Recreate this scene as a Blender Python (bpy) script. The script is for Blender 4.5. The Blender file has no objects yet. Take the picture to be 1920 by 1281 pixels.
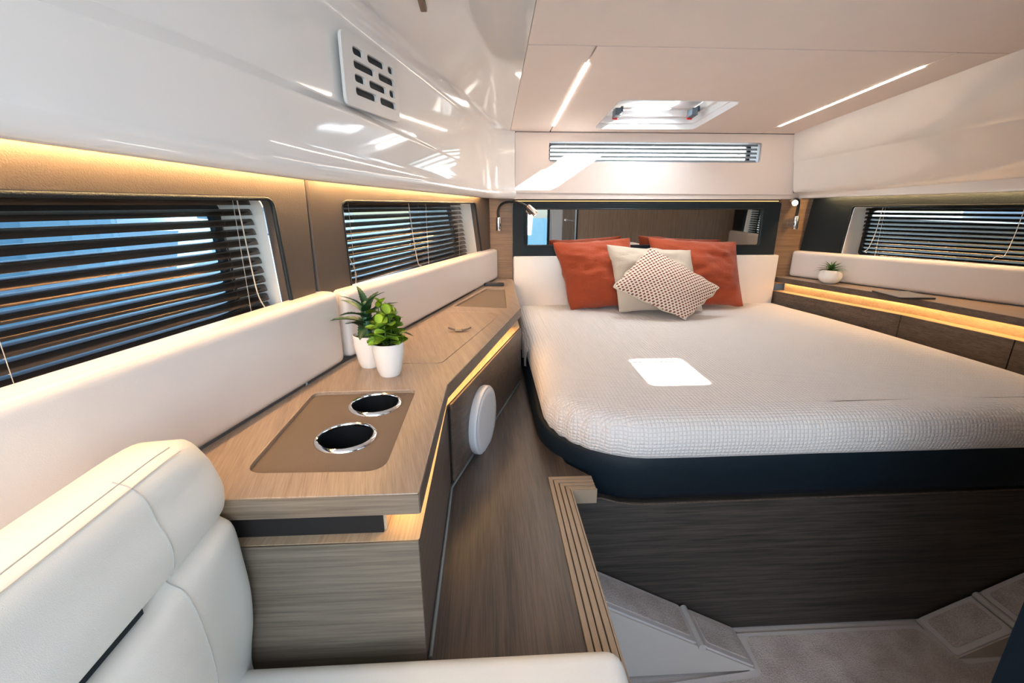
import bpy, bmesh, math, random
from mathutils import Vector, Matrix, noise
random.seed(4)
SC = bpy.context.scene
COL = SC.collection
PI = math.pi
V = Vector
# ------------------------------------------------------------------ camera (all numbers: metres, eye at the origin; the whole scene is lifted by 1.19 at the end)
cam = bpy.data.cameras.new('camera'); CAM = bpy.data.objects.new('camera', cam); COL.objects.link(CAM)
cam.sensor_width = 36.0; cam.lens = 36.0 * 853 / 1920; cam.clip_start = 0.02; cam.clip_end = 500
Rt = V((0.998554, -0.0537579, 0)); Up = V((0.01542506, 0.28652083, 0.95794983)); Fw = V((0.05149737, 0.95656464, -0.28693574))
CAM.matrix_world = Matrix(((Rt.x, Up.x, -Fw.x, 0), (Rt.y, Up.y, -Fw.y, 0), (Rt.z, Up.z, -Fw.z, 0), (0, 0, 0, 1)))
SC.camera = CAM
# ------------------------------------------------------------------ world, sun, daylight
W = bpy.data.worlds.new('world'); SC.world = W; W.use_nodes = True
nt = W.node_tree; nt.nodes.clear()
wo = nt.nodes.new('ShaderNodeOutputWorld'); wb = nt.nodes.new('ShaderNodeBackground')
sky = nt.nodes.new('ShaderNodeTexSky'); sky.sky_type = 'NISHITA'; sky.sun_disc = False
sky.sun_elevation = math.radians(48); sky.sun_rotation = math.radians(20); sky.altitude = 0; sky.dust_density = 2.0
nt.links.new(sky.outputs[0], wb.inputs[0]); nt.links.new(wb.outputs[0], wo.inputs[0])
wb.inputs[1].default_value = 0.5

def aim(o, d):
    o.rotation_euler = V(d).to_track_quat('-Z', 'Y').to_euler()
def light(name, typ, loc, d, energy, color, **k):
    l = bpy.data.lights.new(name, typ); o = bpy.data.objects.new(name, l); COL.objects.link(o)
    o.location = loc; aim(o, d); l.energy = energy; l.color = color
    for a, b in k.items(): setattr(l, a, b)
    return o
SUN = light('sun', 'SUN', (0, 4, 4), (-0.19, -0.773, -0.895), 26, (1, .95, .88), angle=math.radians(.5))
_d = V((-0.49, 0.33, -0.345)).normalized()
_c = V((.753, 2.10, .44))
PATCH_SPOT = light('wall_patch_spot', 'SPOT', _c - _d * 6, _d, 26000, (1, .97, .93), spot_size=math.radians(9), spot_blend=.1, shadow_soft_size=.03)  # spot lamp added to throw the second sun patch on the front wall
# area lamp added behind the viewer as soft daylight fill
light('daylight_fill_aft', 'AREA', (-.1, -1.25, .25), (.25, 1, -.25), 19, (.95, .97, 1), shape='RECTANGLE', size=1.5, size_y=1.3)
light('daylight_hatch', 'AREA', (.74, 2.06, .62), (0, 0, -1), 15, (.95, .97, 1), shape='RECTANGLE', size=.44, size_y=.4)
SC.view_settings.view_transform = 'Standard'; SC.view_settings.look = 'None'
SC.view_settings.gamma = 1; SC.view_settings.use_curve_mapping = False
SC.view_settings.exposure = 0.72
SC.render.film_transparent = False

# ------------------------------------------------------------------ materials
def newmat(name):
    m = bpy.data.materials.new(name); m.use_nodes = True
    n = m.node_tree; b = n.nodes['Principled BSDF']; return m, n, b
def N(n, t, **k):
    x = n.nodes.new(t)
    for a, b in k.items(): setattr(x, a, b)
    return x
def L(n, a, b): n.links.new(a, b)
def plain(name, col, rough=.5, metal=0, coat=0, bump=0, bscale=300, var=0, spec=.5, sheen=0):
    m, n, b = newmat(name)
    b.inputs['Base Color'].default_value = (*col, 1); b.inputs['Roughness'].default_value = rough
    b.inputs['Metallic'].default_value = metal; b.inputs['Coat Weight'].default_value = coat
    b.inputs['Coat Roughness'].default_value = .04; b.inputs['Specular IOR Level'].default_value = spec
    b.inputs['Sheen Weight'].default_value = sheen
    tc = N(n, 'ShaderNodeTexCoord')
    if bump:
        t = N(n, 'ShaderNodeTexNoise'); t.inputs['Scale'].default_value = bscale; t.inputs['Detail'].default_value = 3
        L(n, tc.outputs['Object'], t.inputs['Vector'])
        bp = N(n, 'ShaderNodeBump'); bp.inputs['Strength'].default_value = bump; bp.inputs['Distance'].default_value = .002
        L(n, t.outputs[0], bp.inputs['Height']); L(n, bp.outputs[0], b.inputs['Normal'])
    t = N(n, 'ShaderNodeTexNoise'); t.inputs['Scale'].default_value = 9; t.inputs['Detail'].default_value = 4
    L(n, tc.outputs['Object'], t.inputs['Vector'])
    r = N(n, 'ShaderNodeMapRange'); r.inputs['To Min'].default_value = 1 - max(var, .03); r.inputs['To Max'].default_value = 1 + max(var, .03)
    L(n, t.outputs[0], r.inputs[0])
    mx = N(n, 'ShaderNodeMix', data_type='RGBA', blend_type='MULTIPLY'); mx.inputs[0].default_value = 1
    mx.inputs[6].default_value = (*col, 1); L(n, r.outputs[0], mx.inputs[7]); L(n, mx.outputs[2], b.inputs['Base Color'])
    return m
def wood(name, dark, light_, axis='y', rough=.38, ang=0, contrast=1.0, fine=1.0):
    m, n, b = newmat(name)
    tc = N(n, 'ShaderNodeTexCoord'); mp = N(n, 'ShaderNodeMapping')
    mp.inputs['Rotation'].default_value = (0, 0, ang)
    s = {'x': (1.6, 60, 60), 'y': (60, 1.6, 60), 'z': (60, 60, 1.6)}[axis]
    vm = N(n, 'ShaderNodeVectorMath', operation='MULTIPLY'); vm.inputs[1].default_value = s
    L(n, tc.outputs['Object'], mp.inputs[0]); L(n, mp.outputs[0], vm.inputs[0])
    a = N(n, 'ShaderNodeTexNoise'); a.inputs['Scale'].default_value = 1.0; a.inputs['Detail'].default_value = 6; a.inputs['Roughness'].default_value = .6
    c = N(n, 'ShaderNodeTexNoise'); c.inputs['Scale'].default_value = 5.5 * fine; c.inputs['Detail'].default_value = 3
    L(n, vm.outputs[0], a.inputs['Vector']); L(n, vm.outputs[0], c.inputs['Vector'])
    ad = N(n, 'ShaderNodeMath', operation='MULTIPLY_ADD'); ad.inputs[1].default_value = .55; L(n, c.outputs[0], ad.inputs[0])
    mu = N(n, 'ShaderNodeMath', operation='MULTIPLY'); mu.inputs[1].default_value = .5; L(n, a.outputs[0], mu.inputs[0]); L(n, mu.outputs[0], ad.inputs[2])
    cr = N(n, 'ShaderNodeValToRGB'); e = cr.color_ramp.elements
    w = .12 / contrast
    e[0].position = .52 - w; e[0].color = (*dark, 1); e[1].position = .52 + w; e[1].color = (*light_, 1)
    L(n, ad.outputs[0], cr.inputs[0]); L(n, cr.outputs[0], b.inputs['Base Color'])
    bp = N(n, 'ShaderNodeBump'); bp.inputs['Strength'].default_value = .15; bp.inputs['Distance'].default_value = .001
    L(n, ad.outputs[0], bp.inputs['Height']); L(n, bp.outputs[0], b.inputs['Normal'])
    b.inputs['Roughness'].default_value = rough
    return m
def emit(name, col, s):
    m = bpy.data.materials.new(name); m.use_nodes = True; n = m.node_tree; n.nodes.clear()
    o = N(n, 'ShaderNodeOutputMaterial'); e = N(n, 'ShaderNodeEmission')
    e.inputs[0].default_value = (*col, 1); e.inputs[1].default_value = s; L(n, e.outputs[0], o.inputs[0]); return m
def glass(name, tint, refl=.08):
    m = bpy.data.materials.new(name); m.use_nodes = True; n = m.node_tree; n.nodes.clear()
    o = N(n, 'ShaderNodeOutputMaterial'); t = N(n, 'ShaderNodeBsdfTransparent'); g = N(n, 'ShaderNodeBsdfGlossy'); mx = N(n, 'ShaderNodeMixShader')
    lw = N(n, 'ShaderNodeLayerWeight'); lw.inputs[0].default_value = .5
    pw = N(n, 'ShaderNodeMath', operation='POWER'); pw.inputs[1].default_value = 5; L(n, lw.outputs['Facing'], pw.inputs[0])
    fr = N(n, 'ShaderNodeMath', operation='MULTIPLY_ADD'); fr.inputs[1].default_value = .9; fr.inputs[2].default_value = .04; L(n, pw.outputs[0], fr.inputs[0])
    t.inputs[0].default_value = (*tint, 1); g.inputs['Roughness'].default_value = .02
    L(n, fr.outputs[0], mx.inputs[0]); L(n, t.outputs[0], mx.inputs[1]); L(n, g.outputs[0], mx.inputs[2]); L(n, mx.outputs[0], o.inputs[0]); return m
def quilt(name, col, k, depth):
    """waffle weave: grooves every 1/k metre on whichever two axes lie in the surface"""
    m, n, b = newmat(name)
    b.inputs['Base Color'].default_value = (*col, 1); b.inputs['Roughness'].default_value = .85; b.inputs['Sheen Weight'].default_value = .2
    tc = N(n, 'ShaderNodeTexCoord'); g = N(n, 'ShaderNodeNewGeometry')
    wv = N(n, 'ShaderNodeTexNoise'); wv.inputs['Scale'].default_value = 5; L(n, tc.outputs['Object'], wv.inputs['Vector'])
    sc = N(n, 'ShaderNodeVectorMath', operation='SCALE'); sc.inputs['Scale'].default_value = .012; L(n, wv.outputs['Color'], sc.inputs[0])
    ad = N(n, 'ShaderNodeVectorMath', operation='ADD'); L(n, tc.outputs['Object'], ad.inputs[0]); L(n, sc.outputs[0], ad.inputs[1])
    mu = N(n, 'ShaderNodeVectorMath', operation='SCALE'); mu.inputs['Scale'].default_value = k * PI; L(n, ad.outputs[0], mu.inputs[0])
    s1 = N(n, 'ShaderNodeSeparateXYZ'); L(n, mu.outputs[0], s1.inputs[0]); s2 = N(n, 'ShaderNodeSeparateXYZ'); L(n, g.outputs['True Normal'], s2.inputs[0])
    outs = []
    for i in range(3):
        a = N(n, 'ShaderNodeMath', operation='SINE'); L(n, s1.outputs[i], a.inputs[0])
        ab = N(n, 'ShaderNodeMath', operation='ABSOLUTE'); L(n, a.outputs[0], ab.inputs[0])
        na = N(n, 'ShaderNodeMath', operation='ABSOLUTE'); L(n, s2.outputs[i], na.inputs[0])
        gt = N(n, 'ShaderNodeMath', operation='GREATER_THAN'); gt.inputs[1].default_value = .72; L(n, na.outputs[0], gt.inputs[0])
        mx = N(n, 'ShaderNodeMath', operation='MAXIMUM'); L(n, ab.outputs[0], mx.inputs[0]); L(n, gt.outputs[0], mx.inputs[1]); outs.append(mx)
    p = N(n, 'ShaderNodeMath', operation='MULTIPLY'); L(n, outs[0].outputs[0], p.inputs[0]); L(n, outs[1].outputs[0], p.inputs[1])
    q = N(n, 'ShaderNodeMath', operation='MULTIPLY'); L(n, p.outputs[0], q.inputs[0]); L(n, outs[2].outputs[0], q.inputs[1])
    pw = N(n, 'ShaderNodeMath', operation='POWER'); pw.inputs[1].default_value = .6; L(n, q.outputs[0], pw.inputs[0])
    bp = N(n, 'ShaderNodeBump'); bp.inputs['Strength'].default_value = 1; bp.inputs['Distance'].default_value = depth
    L(n, pw.outputs[0], bp.inputs['Height']); L(n, bp.outputs[0], b.inputs['Normal'])
    return m
def knots(name):
    """cream weave with staggered rust ovals, in the cushion's own UV"""
    m, n, b = newmat(name); b.inputs['Roughness'].default_value = .9
    uv = N(n, 'ShaderNodeUVMap'); uv.uv_map = 'UV'; sp = N(n, 'ShaderNodeSeparateXYZ'); L(n, uv.outputs[0], sp.inputs[0])
    def mth(op, a, b_=None, c=None):
        x = N(n, 'ShaderNodeMath', operation=op)
        for i, q in enumerate((a, b_, c)):
            if q is None: continue
            if isinstance(q, (int, float)): x.inputs[i].default_value = q
            else: L(n, q, x.inputs[i])
        return x.outputs[0]
    K = 17.0
    a = mth('MULTIPLY', sp.outputs[0], K); c = mth('MULTIPLY', sp.outputs[1], K)
    # rotate 45 degrees so that the rows run upright on the diamond
    p = mth('ADD', a, c); q = mth('MULTIPLY', mth('SUBTRACT', a, c), 1.0)
    row = mth('FLOOR', p); off = mth('MULTIPLY', mth('MODULO', row, 2.0), .5)
    fx = mth('SUBTRACT', mth('FRACT', mth('ADD', mth('MULTIPLY', q, .85), off)), .5); fy = mth('SUBTRACT', mth('FRACT', p), .5)
    d = mth('SQRT', mth('ADD', mth('POWER', mth('MULTIPLY', mth('ADD', fx, mth('MULTIPLY', fy, .25)), 1.35), 2.0), mth('POWER', mth('MULTIPLY', fy, 1.05), 2.0)))
    t = mth('LESS_THAN', d, .40)
    mx = N(n, 'ShaderNodeMix', data_type='RGBA'); L(n, t, mx.inputs[0])
    mx.inputs[6].default_value = (.78, .67, .55, 1); mx.inputs[7].default_value = (.23, .055, .035, 1)
    L(n, mx.outputs[2], b.inputs['Base Color'])
    bp = N(n, 'ShaderNodeBump'); bp.inputs['Strength'].default_value = .6; bp.inputs['Distance'].default_value = .002
    L(n, mth('SUBTRACT', 1.0, d), bp.inputs['Height']); L(n, bp.outputs[0], b.inputs['Normal'])
    return m
def carpet(name, col):
    m, n, b = newmat(name); b.inputs['Roughness'].default_value = 1; b.inputs['Sheen Weight'].default_value = .3
    tc = N(n, 'ShaderNodeTexCoord'); t = N(n, 'ShaderNodeTexNoise'); t.inputs['Scale'].default_value = 260; t.inputs['Detail'].default_value = 3
    t2 = N(n, 'ShaderNodeTexNoise'); t2.inputs['Scale'].default_value = 14; t2.inputs['Detail'].default_value = 5
    L(n, tc.outputs['Object'], t.inputs['Vector']); L(n, tc.outputs['Object'], t2.inputs['Vector'])
    a = N(n, 'ShaderNodeMath', operation='MULTIPLY_ADD'); a.inputs[1].default_value = .5; L(n, t.outputs[0], a.inputs[0])
    h = N(n, 'ShaderNodeMath', operation='MULTIPLY'); h.inputs[1].default_value = .5; L(n, t2.outputs[0], h.inputs[0]); L(n, h.outputs[0], a.inputs[2])
    cr = N(n, 'ShaderNodeValToRGB'); e = cr.color_ramp.elements
    e[0].position = .38; e[0].color = (col[0] * .62, col[1] * .58, col[2] * .56, 1); e[1].position = .6; e[1].color = (*col, 1)
    L(n, a.outputs[0], cr.inputs[0]); L(n, cr.outputs[0], b.inputs['Base Color'])
    bp = N(n, 'ShaderNodeBump'); bp.inputs['Strength'].default_value = .8; bp.inputs['Distance'].default_value = .004
    L(n, t.outputs[0], bp.inputs['Height']); L(n, bp.outputs[0], b.inputs['Normal']); return m

GEL = plain('gelcoat', (.86, .84, .82), .07, coat=.6)
HEADL = plain('headliner', (.90, .80, .74), .75, bump=.15, bscale=700)
PANELW = plain('front_liner', (.80, .71, .66), .65, spec=.25)
VINYL = plain('cream_vinyl', (.80, .735, .69), .32, bump=.12, bscale=900)
SEATV = plain('seat_vinyl', (.78, .78, .73), .38, bump=.2, bscale=1400)
TAUPE = plain('taupe_leather', (.078, .060, .048), .5, bump=.3, bscale=520)
DARKL = plain('dark_leather', (.008, .015, .020), .55, spec=.3, bump=.5, bscale=420)
NAVY = plain('navy_leather', (.003, .010, .017), .55, spec=.3, bump=.3, bscale=500)
SLATD = plain('slat_bronze', (.17, .13, .105), .12, metal=.65)
SLATG = plain('slat_dark', (.10, .10, .10), .16, metal=.75)
SLATW = plain('slat_white', (.85, .85, .85), .3)
CORD = plain('cord', (.55, .48, .4), .8)
CORDW = plain('white_cord', (.85, .83, .8), .8)
BLACK = plain('black_rubber', (.006, .008, .01), .35)
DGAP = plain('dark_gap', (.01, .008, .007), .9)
JAMB = plain('window_liner', (.66, .62, .56), .3)
CHROME = plain('chrome', (.82, .82, .83), .1, metal=1)
COPPER = plain('brushed_lamp_metal', (.75, .62, .52), .18, metal=1)
MIRROR = plain('mirror_silver', (.82, .84, .84), .02, metal=1)
MAT_BR = plain('brown_mat', (.165, .122, .09), .8, bump=.6, bscale=900)
CERAM = plain('white_ceramic', (.82, .80, .77), .25)
PLASTIC = plain('white_plastic', (.68, .70, .73), .35)
VENTM = plain('vent_plastic', (.74, .72, .70), .4)
SOIL = plain('soil', (.05, .035, .025), 1, bump=1, bscale=200)
LEAFA = plain('leaf_bright', (.26, .45, .04), .4, var=.45)
LEAFB = plain('leaf_dark', (.03, .11, .05), .4, var=.3)
LEAFC = plain('leaf_mid', (.09, .22, .05), .45, var=.3)
STEM = plain('stem', (.06, .13, .03), .6)
ORANGE = plain('orange_linen', (.37, .055, .012), .9, bump=1.0, bscale=160, var=.12, sheen=.25)
LINEN = plain('natural_linen', (.62, .52, .41), .95, bump=.9, bscale=380, var=.08, sheen=.2)
KNOT = knots('rust_knots')
CREAMPIPE = plain('cream_piping', (.66, .56, .44), .9)
QUILT = quilt('waffle_cover', (.80, .755, .72), 98, .0022)
CARPET = carpet('carpet', (.62, .56, .52)); CARPETE = plain('carpet_edge', (.62, .585, .57), 1, bump=.5, bscale=500)
SMOOTHP = plain('smooth_grp', (.60, .55, .50), .5)
WTOP = wood('wood_counter', (.25, .18, .13), (.37, .28, .208), 'y', .3, ang=math.radians(-14), fine=1.8)
WEDGE = wood('wood_edge', (.125, .09, .06), (.235, .18, .125), 'x', .45)
WFRONT = wood('wood_front', (.10, .082, .060), (.175, .145, .108), 'x', .5)
WSIDE = wood('wood_side', (.065, .045, .034), (.135, .10, .076), 'y', .4)
WFLOOR = wood('wood_ledge', (.030, .026, .024), (.088, .064, .050), 'y', .35, fine=1.4)
WBED = wood('wood_bed_panel', (.022, .020, .018), (.075, .062, .050), 'x', .5)
WPOST = wood('wood_post', (.15, .088, .05), (.26, .165, .10), 'x', .5)
WBULK = wood('wood_bulkhead', (.24, .18, .135), (.36, .28, .215), 'z', .5)
WRECESS = wood('wood_recess', (.40, .29, .18), (.52, .40, .27), 'y', .5)
TREAD = plain('tread_wood', (.29, .22, .15), .5); TREADG = plain('tread_groove', (.06, .05, .035), .8)
CAULK = plain('caulk', (.16, .19, .20), .4)
LEDW = emit('led_warm_strip', (1, .55, .20), 26)
LEDK = emit('led_ledge_strip', (1, .56, .21), 15)
LEDB = emit('led_bead', (1, .62, .28), 330)
LEDC = emit('led_ceiling', (1, .80, .62), 30)
BULB = emit('lamp_bulb', (1, .86, .62), 60)
GLASSB = glass('tinted_glass', (.58, .70, .76)); GLASSC = glass('clear_glass', (.93, .95, .95))

# ------------------------------------------------------------------ helpers
def link(o, parent=None):
    COL.objects.link(o)
    if parent: o.parent = parent
    return o
def thing(name, label, cat, loc=(0, 0, 0), group=None, kind=None):
    o = bpy.data.objects.new(name, None); COL.objects.link(o); o.location = loc; o.empty_display_size = .05
    if label: o['label'] = label
    if cat: o['category'] = cat
    if group: o['group'] = group
    if kind: o['kind'] = kind
    return o
def root_off(p):
    v = V((0, 0, 0))
    while p: v = v + p.location; p = p.parent
    return v
def bobj(name, bm, mat, parent=None, loc=None, smooth=False, recalc=True, sharp=None):
    """bm is in scene coordinates"""
    if recalc: bmesh.ops.recalc_face_normals(bm, faces=bm.faces)
    if parent is not None: off = root_off(parent)
    else: off = V(loc) if loc else V((0, 0, 0))
    bmesh.ops.translate(bm, verts=bm.verts, vec=-off)
    me = bpy.data.meshes.new(name); bm.to_mesh(me); bm.free()
    if smooth:
        for p in me.polygons: p.use_smooth = True
        if sharp: me.set_sharp_from_angle(angle=math.radians(sharp))
    me.materials.append(mat)
    o = bpy.data.objects.new(name, me); link(o, parent)
    if parent is None: o.location = off
    return o
def tag(o, label=None, cat=None, group=None, kind=None):
    for k, v in (('label', label), ('category', cat), ('group', group), ('kind', kind)):
        if v: o[k] = v
    return o
class Fr:
    def __init__(s, o, u, v, w): s.o, s.u, s.v, s.w = V(o), V(u).normalized(), V(v).normalized(), V(w).normalized()
    def __call__(s, a, b, c): return s.o + s.u * a + s.v * b + s.w * c
XY = Fr((0, 0, 0), (1, 0, 0), (0, 1, 0), (0, 0, 1))       # (x, y, z)
XZ = Fr((0, 0, 0), (1, 0, 0), (0, 0, 1), (0, -1, 0))      # (x, z, -y)
zz = V((0, 0, 1))
PA, PM, PB = V((-.435, .657, 0)), V((-.346, 1.028, 0)), V((.0016, 2.156, 0))
d1 = (PM - PA).normalized(); n1 = V((d1.y, -d1.x, 0)); d2 = (PB - PM).normalized(); n2 = V((d2.y, -d2.x, 0))
HL1 = Fr(PM, d1, zz, n1)   # u grows forward, 0 at the joint of the two hull sections
HL2 = Fr(PM, d2, zz, n2)
RA = V((1.585, 2.33, 0)); dR = (V((1.973, 1.54, 0)) - RA).normalized(); nR = V((dR.y, -dR.x, 0))
HR = Fr(RA, dR, zz, nR)    # u grows aft
RJ = 1.10
PJ = HR(RJ, 0, 0); dR2 = (V((2.20, .5, 0)) - PJ).normalized(); HR2 = Fr(PJ, dR2, zz, V((dR2.y, -dR2.x, 0)))
def HP(t, b, c):
    if t <= RJ - .04: return HR(t, b, c)
    if t >= RJ + .04: return HR2(t - RJ, b, c)
    f = (t - RJ + .04) / .08; return HR(t, b, c).lerp(HR2(t - RJ, b, c), f)
def rpoly(pts, r, seg=4):
    out = []; n = len(pts)
    for i in range(n):
        p = V(pts[i][:2]).to_2d() if False else V((pts[i][0], pts[i][1], 0)); a = V((*pts[i - 1][:2], 0)); b = V((*pts[(i + 1) % n][:2], 0))
        rr = pts[i][2] if len(pts[i]) > 2 else r
        if rr <= 0: out.append((p.x, p.y)); continue
        ua = (a - p).normalized(); ub = (b - p).normalized(); ang = ua.angle(ub)
        t = min(rr / math.tan(ang / 2), (a - p).length * .49, (b - p).length * .49)
        s, e = p + ua * t, p + ub * t
        for k in range(seg + 1):
            q = k / seg; x = s * (1 - q) ** 2 + p * 2 * q * (1 - q) + e * q * q
            out.append((x.x, x.y))
    return out
def rect(a0, a1, b0, b1, r=0, seg=4):
    return rpoly([(a0, b0), (a1, b0), (a1, b1), (a0, b1)], r, seg) if r else [(a0, b0), (a1, b0), (a1, b1), (a0, b1)]
def bm_plate(outer, holes, c0, c1, F=XY, bevel=0):
    bm = bmesh.new(); loops = []
    for poly in [outer] + list(holes):
        vs = [bm.verts.new((a, b, c0)) for a, b in poly]
        for i in range(len(vs)): bm.edges.new((vs[i - 1], vs[i]))
    if holes: bmesh.ops.triangle_fill(bm, use_beauty=True, use_dissolve=False, edges=bm.edges[:])
    else: bm.faces.new(bm.verts[:])
    r = bmesh.ops.extrude_face_region(bm, geom=bm.faces[:])
    bmesh.ops.translate(bm, verts=[g for g in r['geom'] if isinstance(g, bmesh.types.BMVert)], vec=(0, 0, c1 - c0))
    bmesh.ops.recalc_face_normals(bm, faces=bm.faces)
    if bevel:
        es = [e for e in bm.edges if len(e.link_faces) == 2 and e.calc_face_angle(0) > .8 and abs(e.verts[0].co.z - e.verts[1].co.z) < 1e-6]
        bmesh.ops.bevel(bm, geom=es, offset=bevel, segments=2, profile=.5, affect='EDGES')
    for v in bm.verts: v.co = F(*v.co)
    return bm
def plate(name, outer, holes, c0, c1, mat, parent=None, F=XY, bevel=0, **k):
    return bobj(name, bm_plate(outer, holes, c0, c1, F, bevel), mat, parent, **k)
def bm_box(a0, a1, b0, b1, c0, c1, F=XY, bevel=0, seg=2, bm=None):
    own = bmesh.new(); bmesh.ops.create_cube(own, size=1)
    for v in own.verts: v.co = V(((a0 + a1) / 2 + v.co.x * (a1 - a0), (b0 + b1) / 2 + v.co.y * (b1 - b0), (c0 + c1) / 2 + v.co.z * (c1 - c0)))
    if bevel: bmesh.ops.bevel(own, geom=own.edges[:], offset=bevel, segments=seg, profile=.5, affect='EDGES')
    for v in own.verts: v.co = F(*v.co)
    if bm is None: return own
    me = bpy.data.meshes.new('t'); own.to_mesh(me); own.free(); bm.from_mesh(me); bpy.data.meshes.remove(me); return bm
def box(name, a0, a1, b0, b1, c0, c1, mat, parent=None, F=XY, bevel=0, seg=2, smooth=False, **k):
    return bobj(name, bm_box(a0, a1, b0, b1, c0, c1, F, bevel, seg), mat, parent, smooth=smooth, **k)
def bm_lathe(prof, c, n=32, axis=zz, bm=None):
    bm = bm or bmesh.new(); c = V(c); axis = V(axis).normalized()
    t = V((1, 0, 0)) if abs(axis.x) < .9 else V((0, 1, 0)); u = axis.cross(t).normalized(); w = axis.cross(u)
    rings = []
    for r, h in prof:
        if r < 1e-6: rings.append([bm.verts.new(c + axis * h)])
        else: rings.append([bm.verts.new(c + axis * h + (u * math.cos(2 * PI * i / n) + w * math.sin(2 * PI * i / n)) * r) for i in range(n)])
    for A, B in zip(rings, rings[1:]):
        for i in range(n):
            j = (i + 1) % n
            if len(A) == 1 and len(B) == 1: continue
            if len(A) == 1: bm.faces.new((A[0], B[i], B[j]))
            elif len(B) == 1: bm.faces.new((A[i], A[j], B[0]))
            else: bm.faces.new((A[i], A[j], B[j], B[i]))
    return bm
def lathe(name, prof, c, mat, parent=None, n=32, axis=zz, **k):
    k.setdefault('smooth', True); k.setdefault('sharp', 40)
    return bobj(name, bm_lathe(prof, c, n, axis), mat, parent, **k)
def bm_tube(pts, r, n=8, bm=None):
    bm = bm or bmesh.new(); pts = [V(p) for p in pts]; rings = []
    up = V((.13, .21, .97))
    for i, p in enumerate(pts):
        t = (pts[min(i + 1, len(pts) - 1)] - pts[max(i - 1, 0)]).normalized()
        a = t.cross(up).normalized(); b = t.cross(a)
        rr = r[i] if isinstance(r, (list, tuple)) else r
        rings.append([bm.verts.new(p + (a * math.cos(2 * PI * k / n) + b * math.sin(2 * PI * k / n)) * rr) for k in range(n)])
    for A, B in zip(rings, rings[1:]):
        for k in range(n): bm.faces.new((A[k], A[(k + 1) % n], B[(k + 1) % n], B[k]))
    bm.faces.new(rings[0]); bm.faces.new(rings[-1][::-1]); return bm
def tube(name, pts, r, mat, parent=None, n=8, **k): return bobj(name, bm_tube(pts, r, n), mat, parent, smooth=True, sharp=50, **k)
def curve(pts, n=8):
    """Catmull-Rom"""
    P = [V(p) for p in pts]; P = [P[0] * 2 - P[1]] + P + [P[-1] * 2 - P[-2]]; out = []
    for i in range(1, len(P) - 2):
        for k in range(n):
            t = k / n; a, b, c, d = P[i - 1:i + 3]
            out.append(.5 * ((2 * b) + (c - a) * t + (2 * a - 5 * b + 4 * c - d) * t * t + (3 * b - a - 3 * c + d) * t ** 3))
    out.append(P[-2]); return out
def bm_loft(rows, close=False, cap=False, bm=None):
    bm = bm or bmesh.new(); R = [[bm.verts.new(p) for p in r] for r in rows]
    for A, B in zip(R, R[1:]):
        m = len(A)
        for i in range(m if close else m - 1):
            j = (i + 1) % m; bm.faces.new((A[i], A[j], B[j], B[i]))
    if cap: bm.faces.new(R[0]); bm.faces.new(R[-1][::-1])
    return bm
def merged(bm, d=1e-5): bmesh.ops.remove_doubles(bm, verts=bm.verts, dist=d); return bm
def zc(y): return .333 + .087 * (2.335 - y)      # underside of the rising ceiling
CDIR = V((0, -1, .087)).normalized()
CEIL = Fr((0, 2.335, .333), (1, 0, 0), CDIR, V((0, .087, 1)))      # (x, distance aft, height above the ceiling plane)
def cs(y): return (2.335 - y) * math.sqrt(1 + .087 ** 2)

# ================================================================== STRUCTURE
floor = thing('floor', None, None, (1, 0, -1.19), kind='structure')
box('floor_base', -1.2, 3.2, -1.3, 2.6, -1.24, -1.196, CARPETE, floor)
plate('carpet_runner', rpoly([(.70, .985), (.685, .875), (.44, .855), (.2, .85), (.2, -.7), (2.2, -.7), (2.2, .9), (1.42, .9, ), (1.285, .88), (1.255, .985)], .012, 3), [], -1.1955, -1.188, CARPETE, floor, bevel=.003)
plate('carpet_pile', rpoly([(.722, .97), (.705, .855), (.44, .835), (.22, .83), (.22, -.68), (2.18, -.68), (2.18, .868), (1.41, .868), (1.275, .858), (1.237, .97)], .02, 4), [], -1.189, -1.1865, CARPET, floor, bevel=.001)

# ---- ceiling
ceiling = thing('ceiling', None, None, (.8, 1.5, .42), kind='structure')
hatch_hole = rpoly([(.502, cs(2.262)), (.966, cs(2.262)), (.966, cs(1.85)), (.502, cs(1.85))], .035, 5)
g = .0019
x0, x1, xa, xb = .118, 1.5, .306, 1.337
plate('panel', [(x0, .001), (xa - g, .001), (xa - g, cs(1.40) - g), (x0, cs(1.40) - g)], [], 0, .012, HEADL, ceiling, F=CEIL, bevel=.0015)
plate('panel', [(xa + g, .001), (xb - g, .001), (xb - g, cs(1.40) - g), (xa + g, cs(1.40) - g)], [hatch_hole], 0, .012, HEADL, ceiling, F=CEIL, bevel=.0015)
plate('panel', [(xb + g, .001), (x1, .001), (x1, cs(1.40) - g), (xb + g, cs(1.40) - g)], [], 0, .012, HEADL, ceiling, F=CEIL, bevel=.0015)
plate('panel', [(x0, cs(1.40) + g), (x1, cs(1.40) + g), (x1, cs(-.9)), (x0, cs(-.9))], [], 0, .012, HEADL, ceiling, F=CEIL, bevel=.0015)
plate('backing', rect(-.8, 2.6, -.1, cs(-.95)), [hatch_hole], .0135, .03, DGAP, ceiling, F=CEIL)

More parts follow.
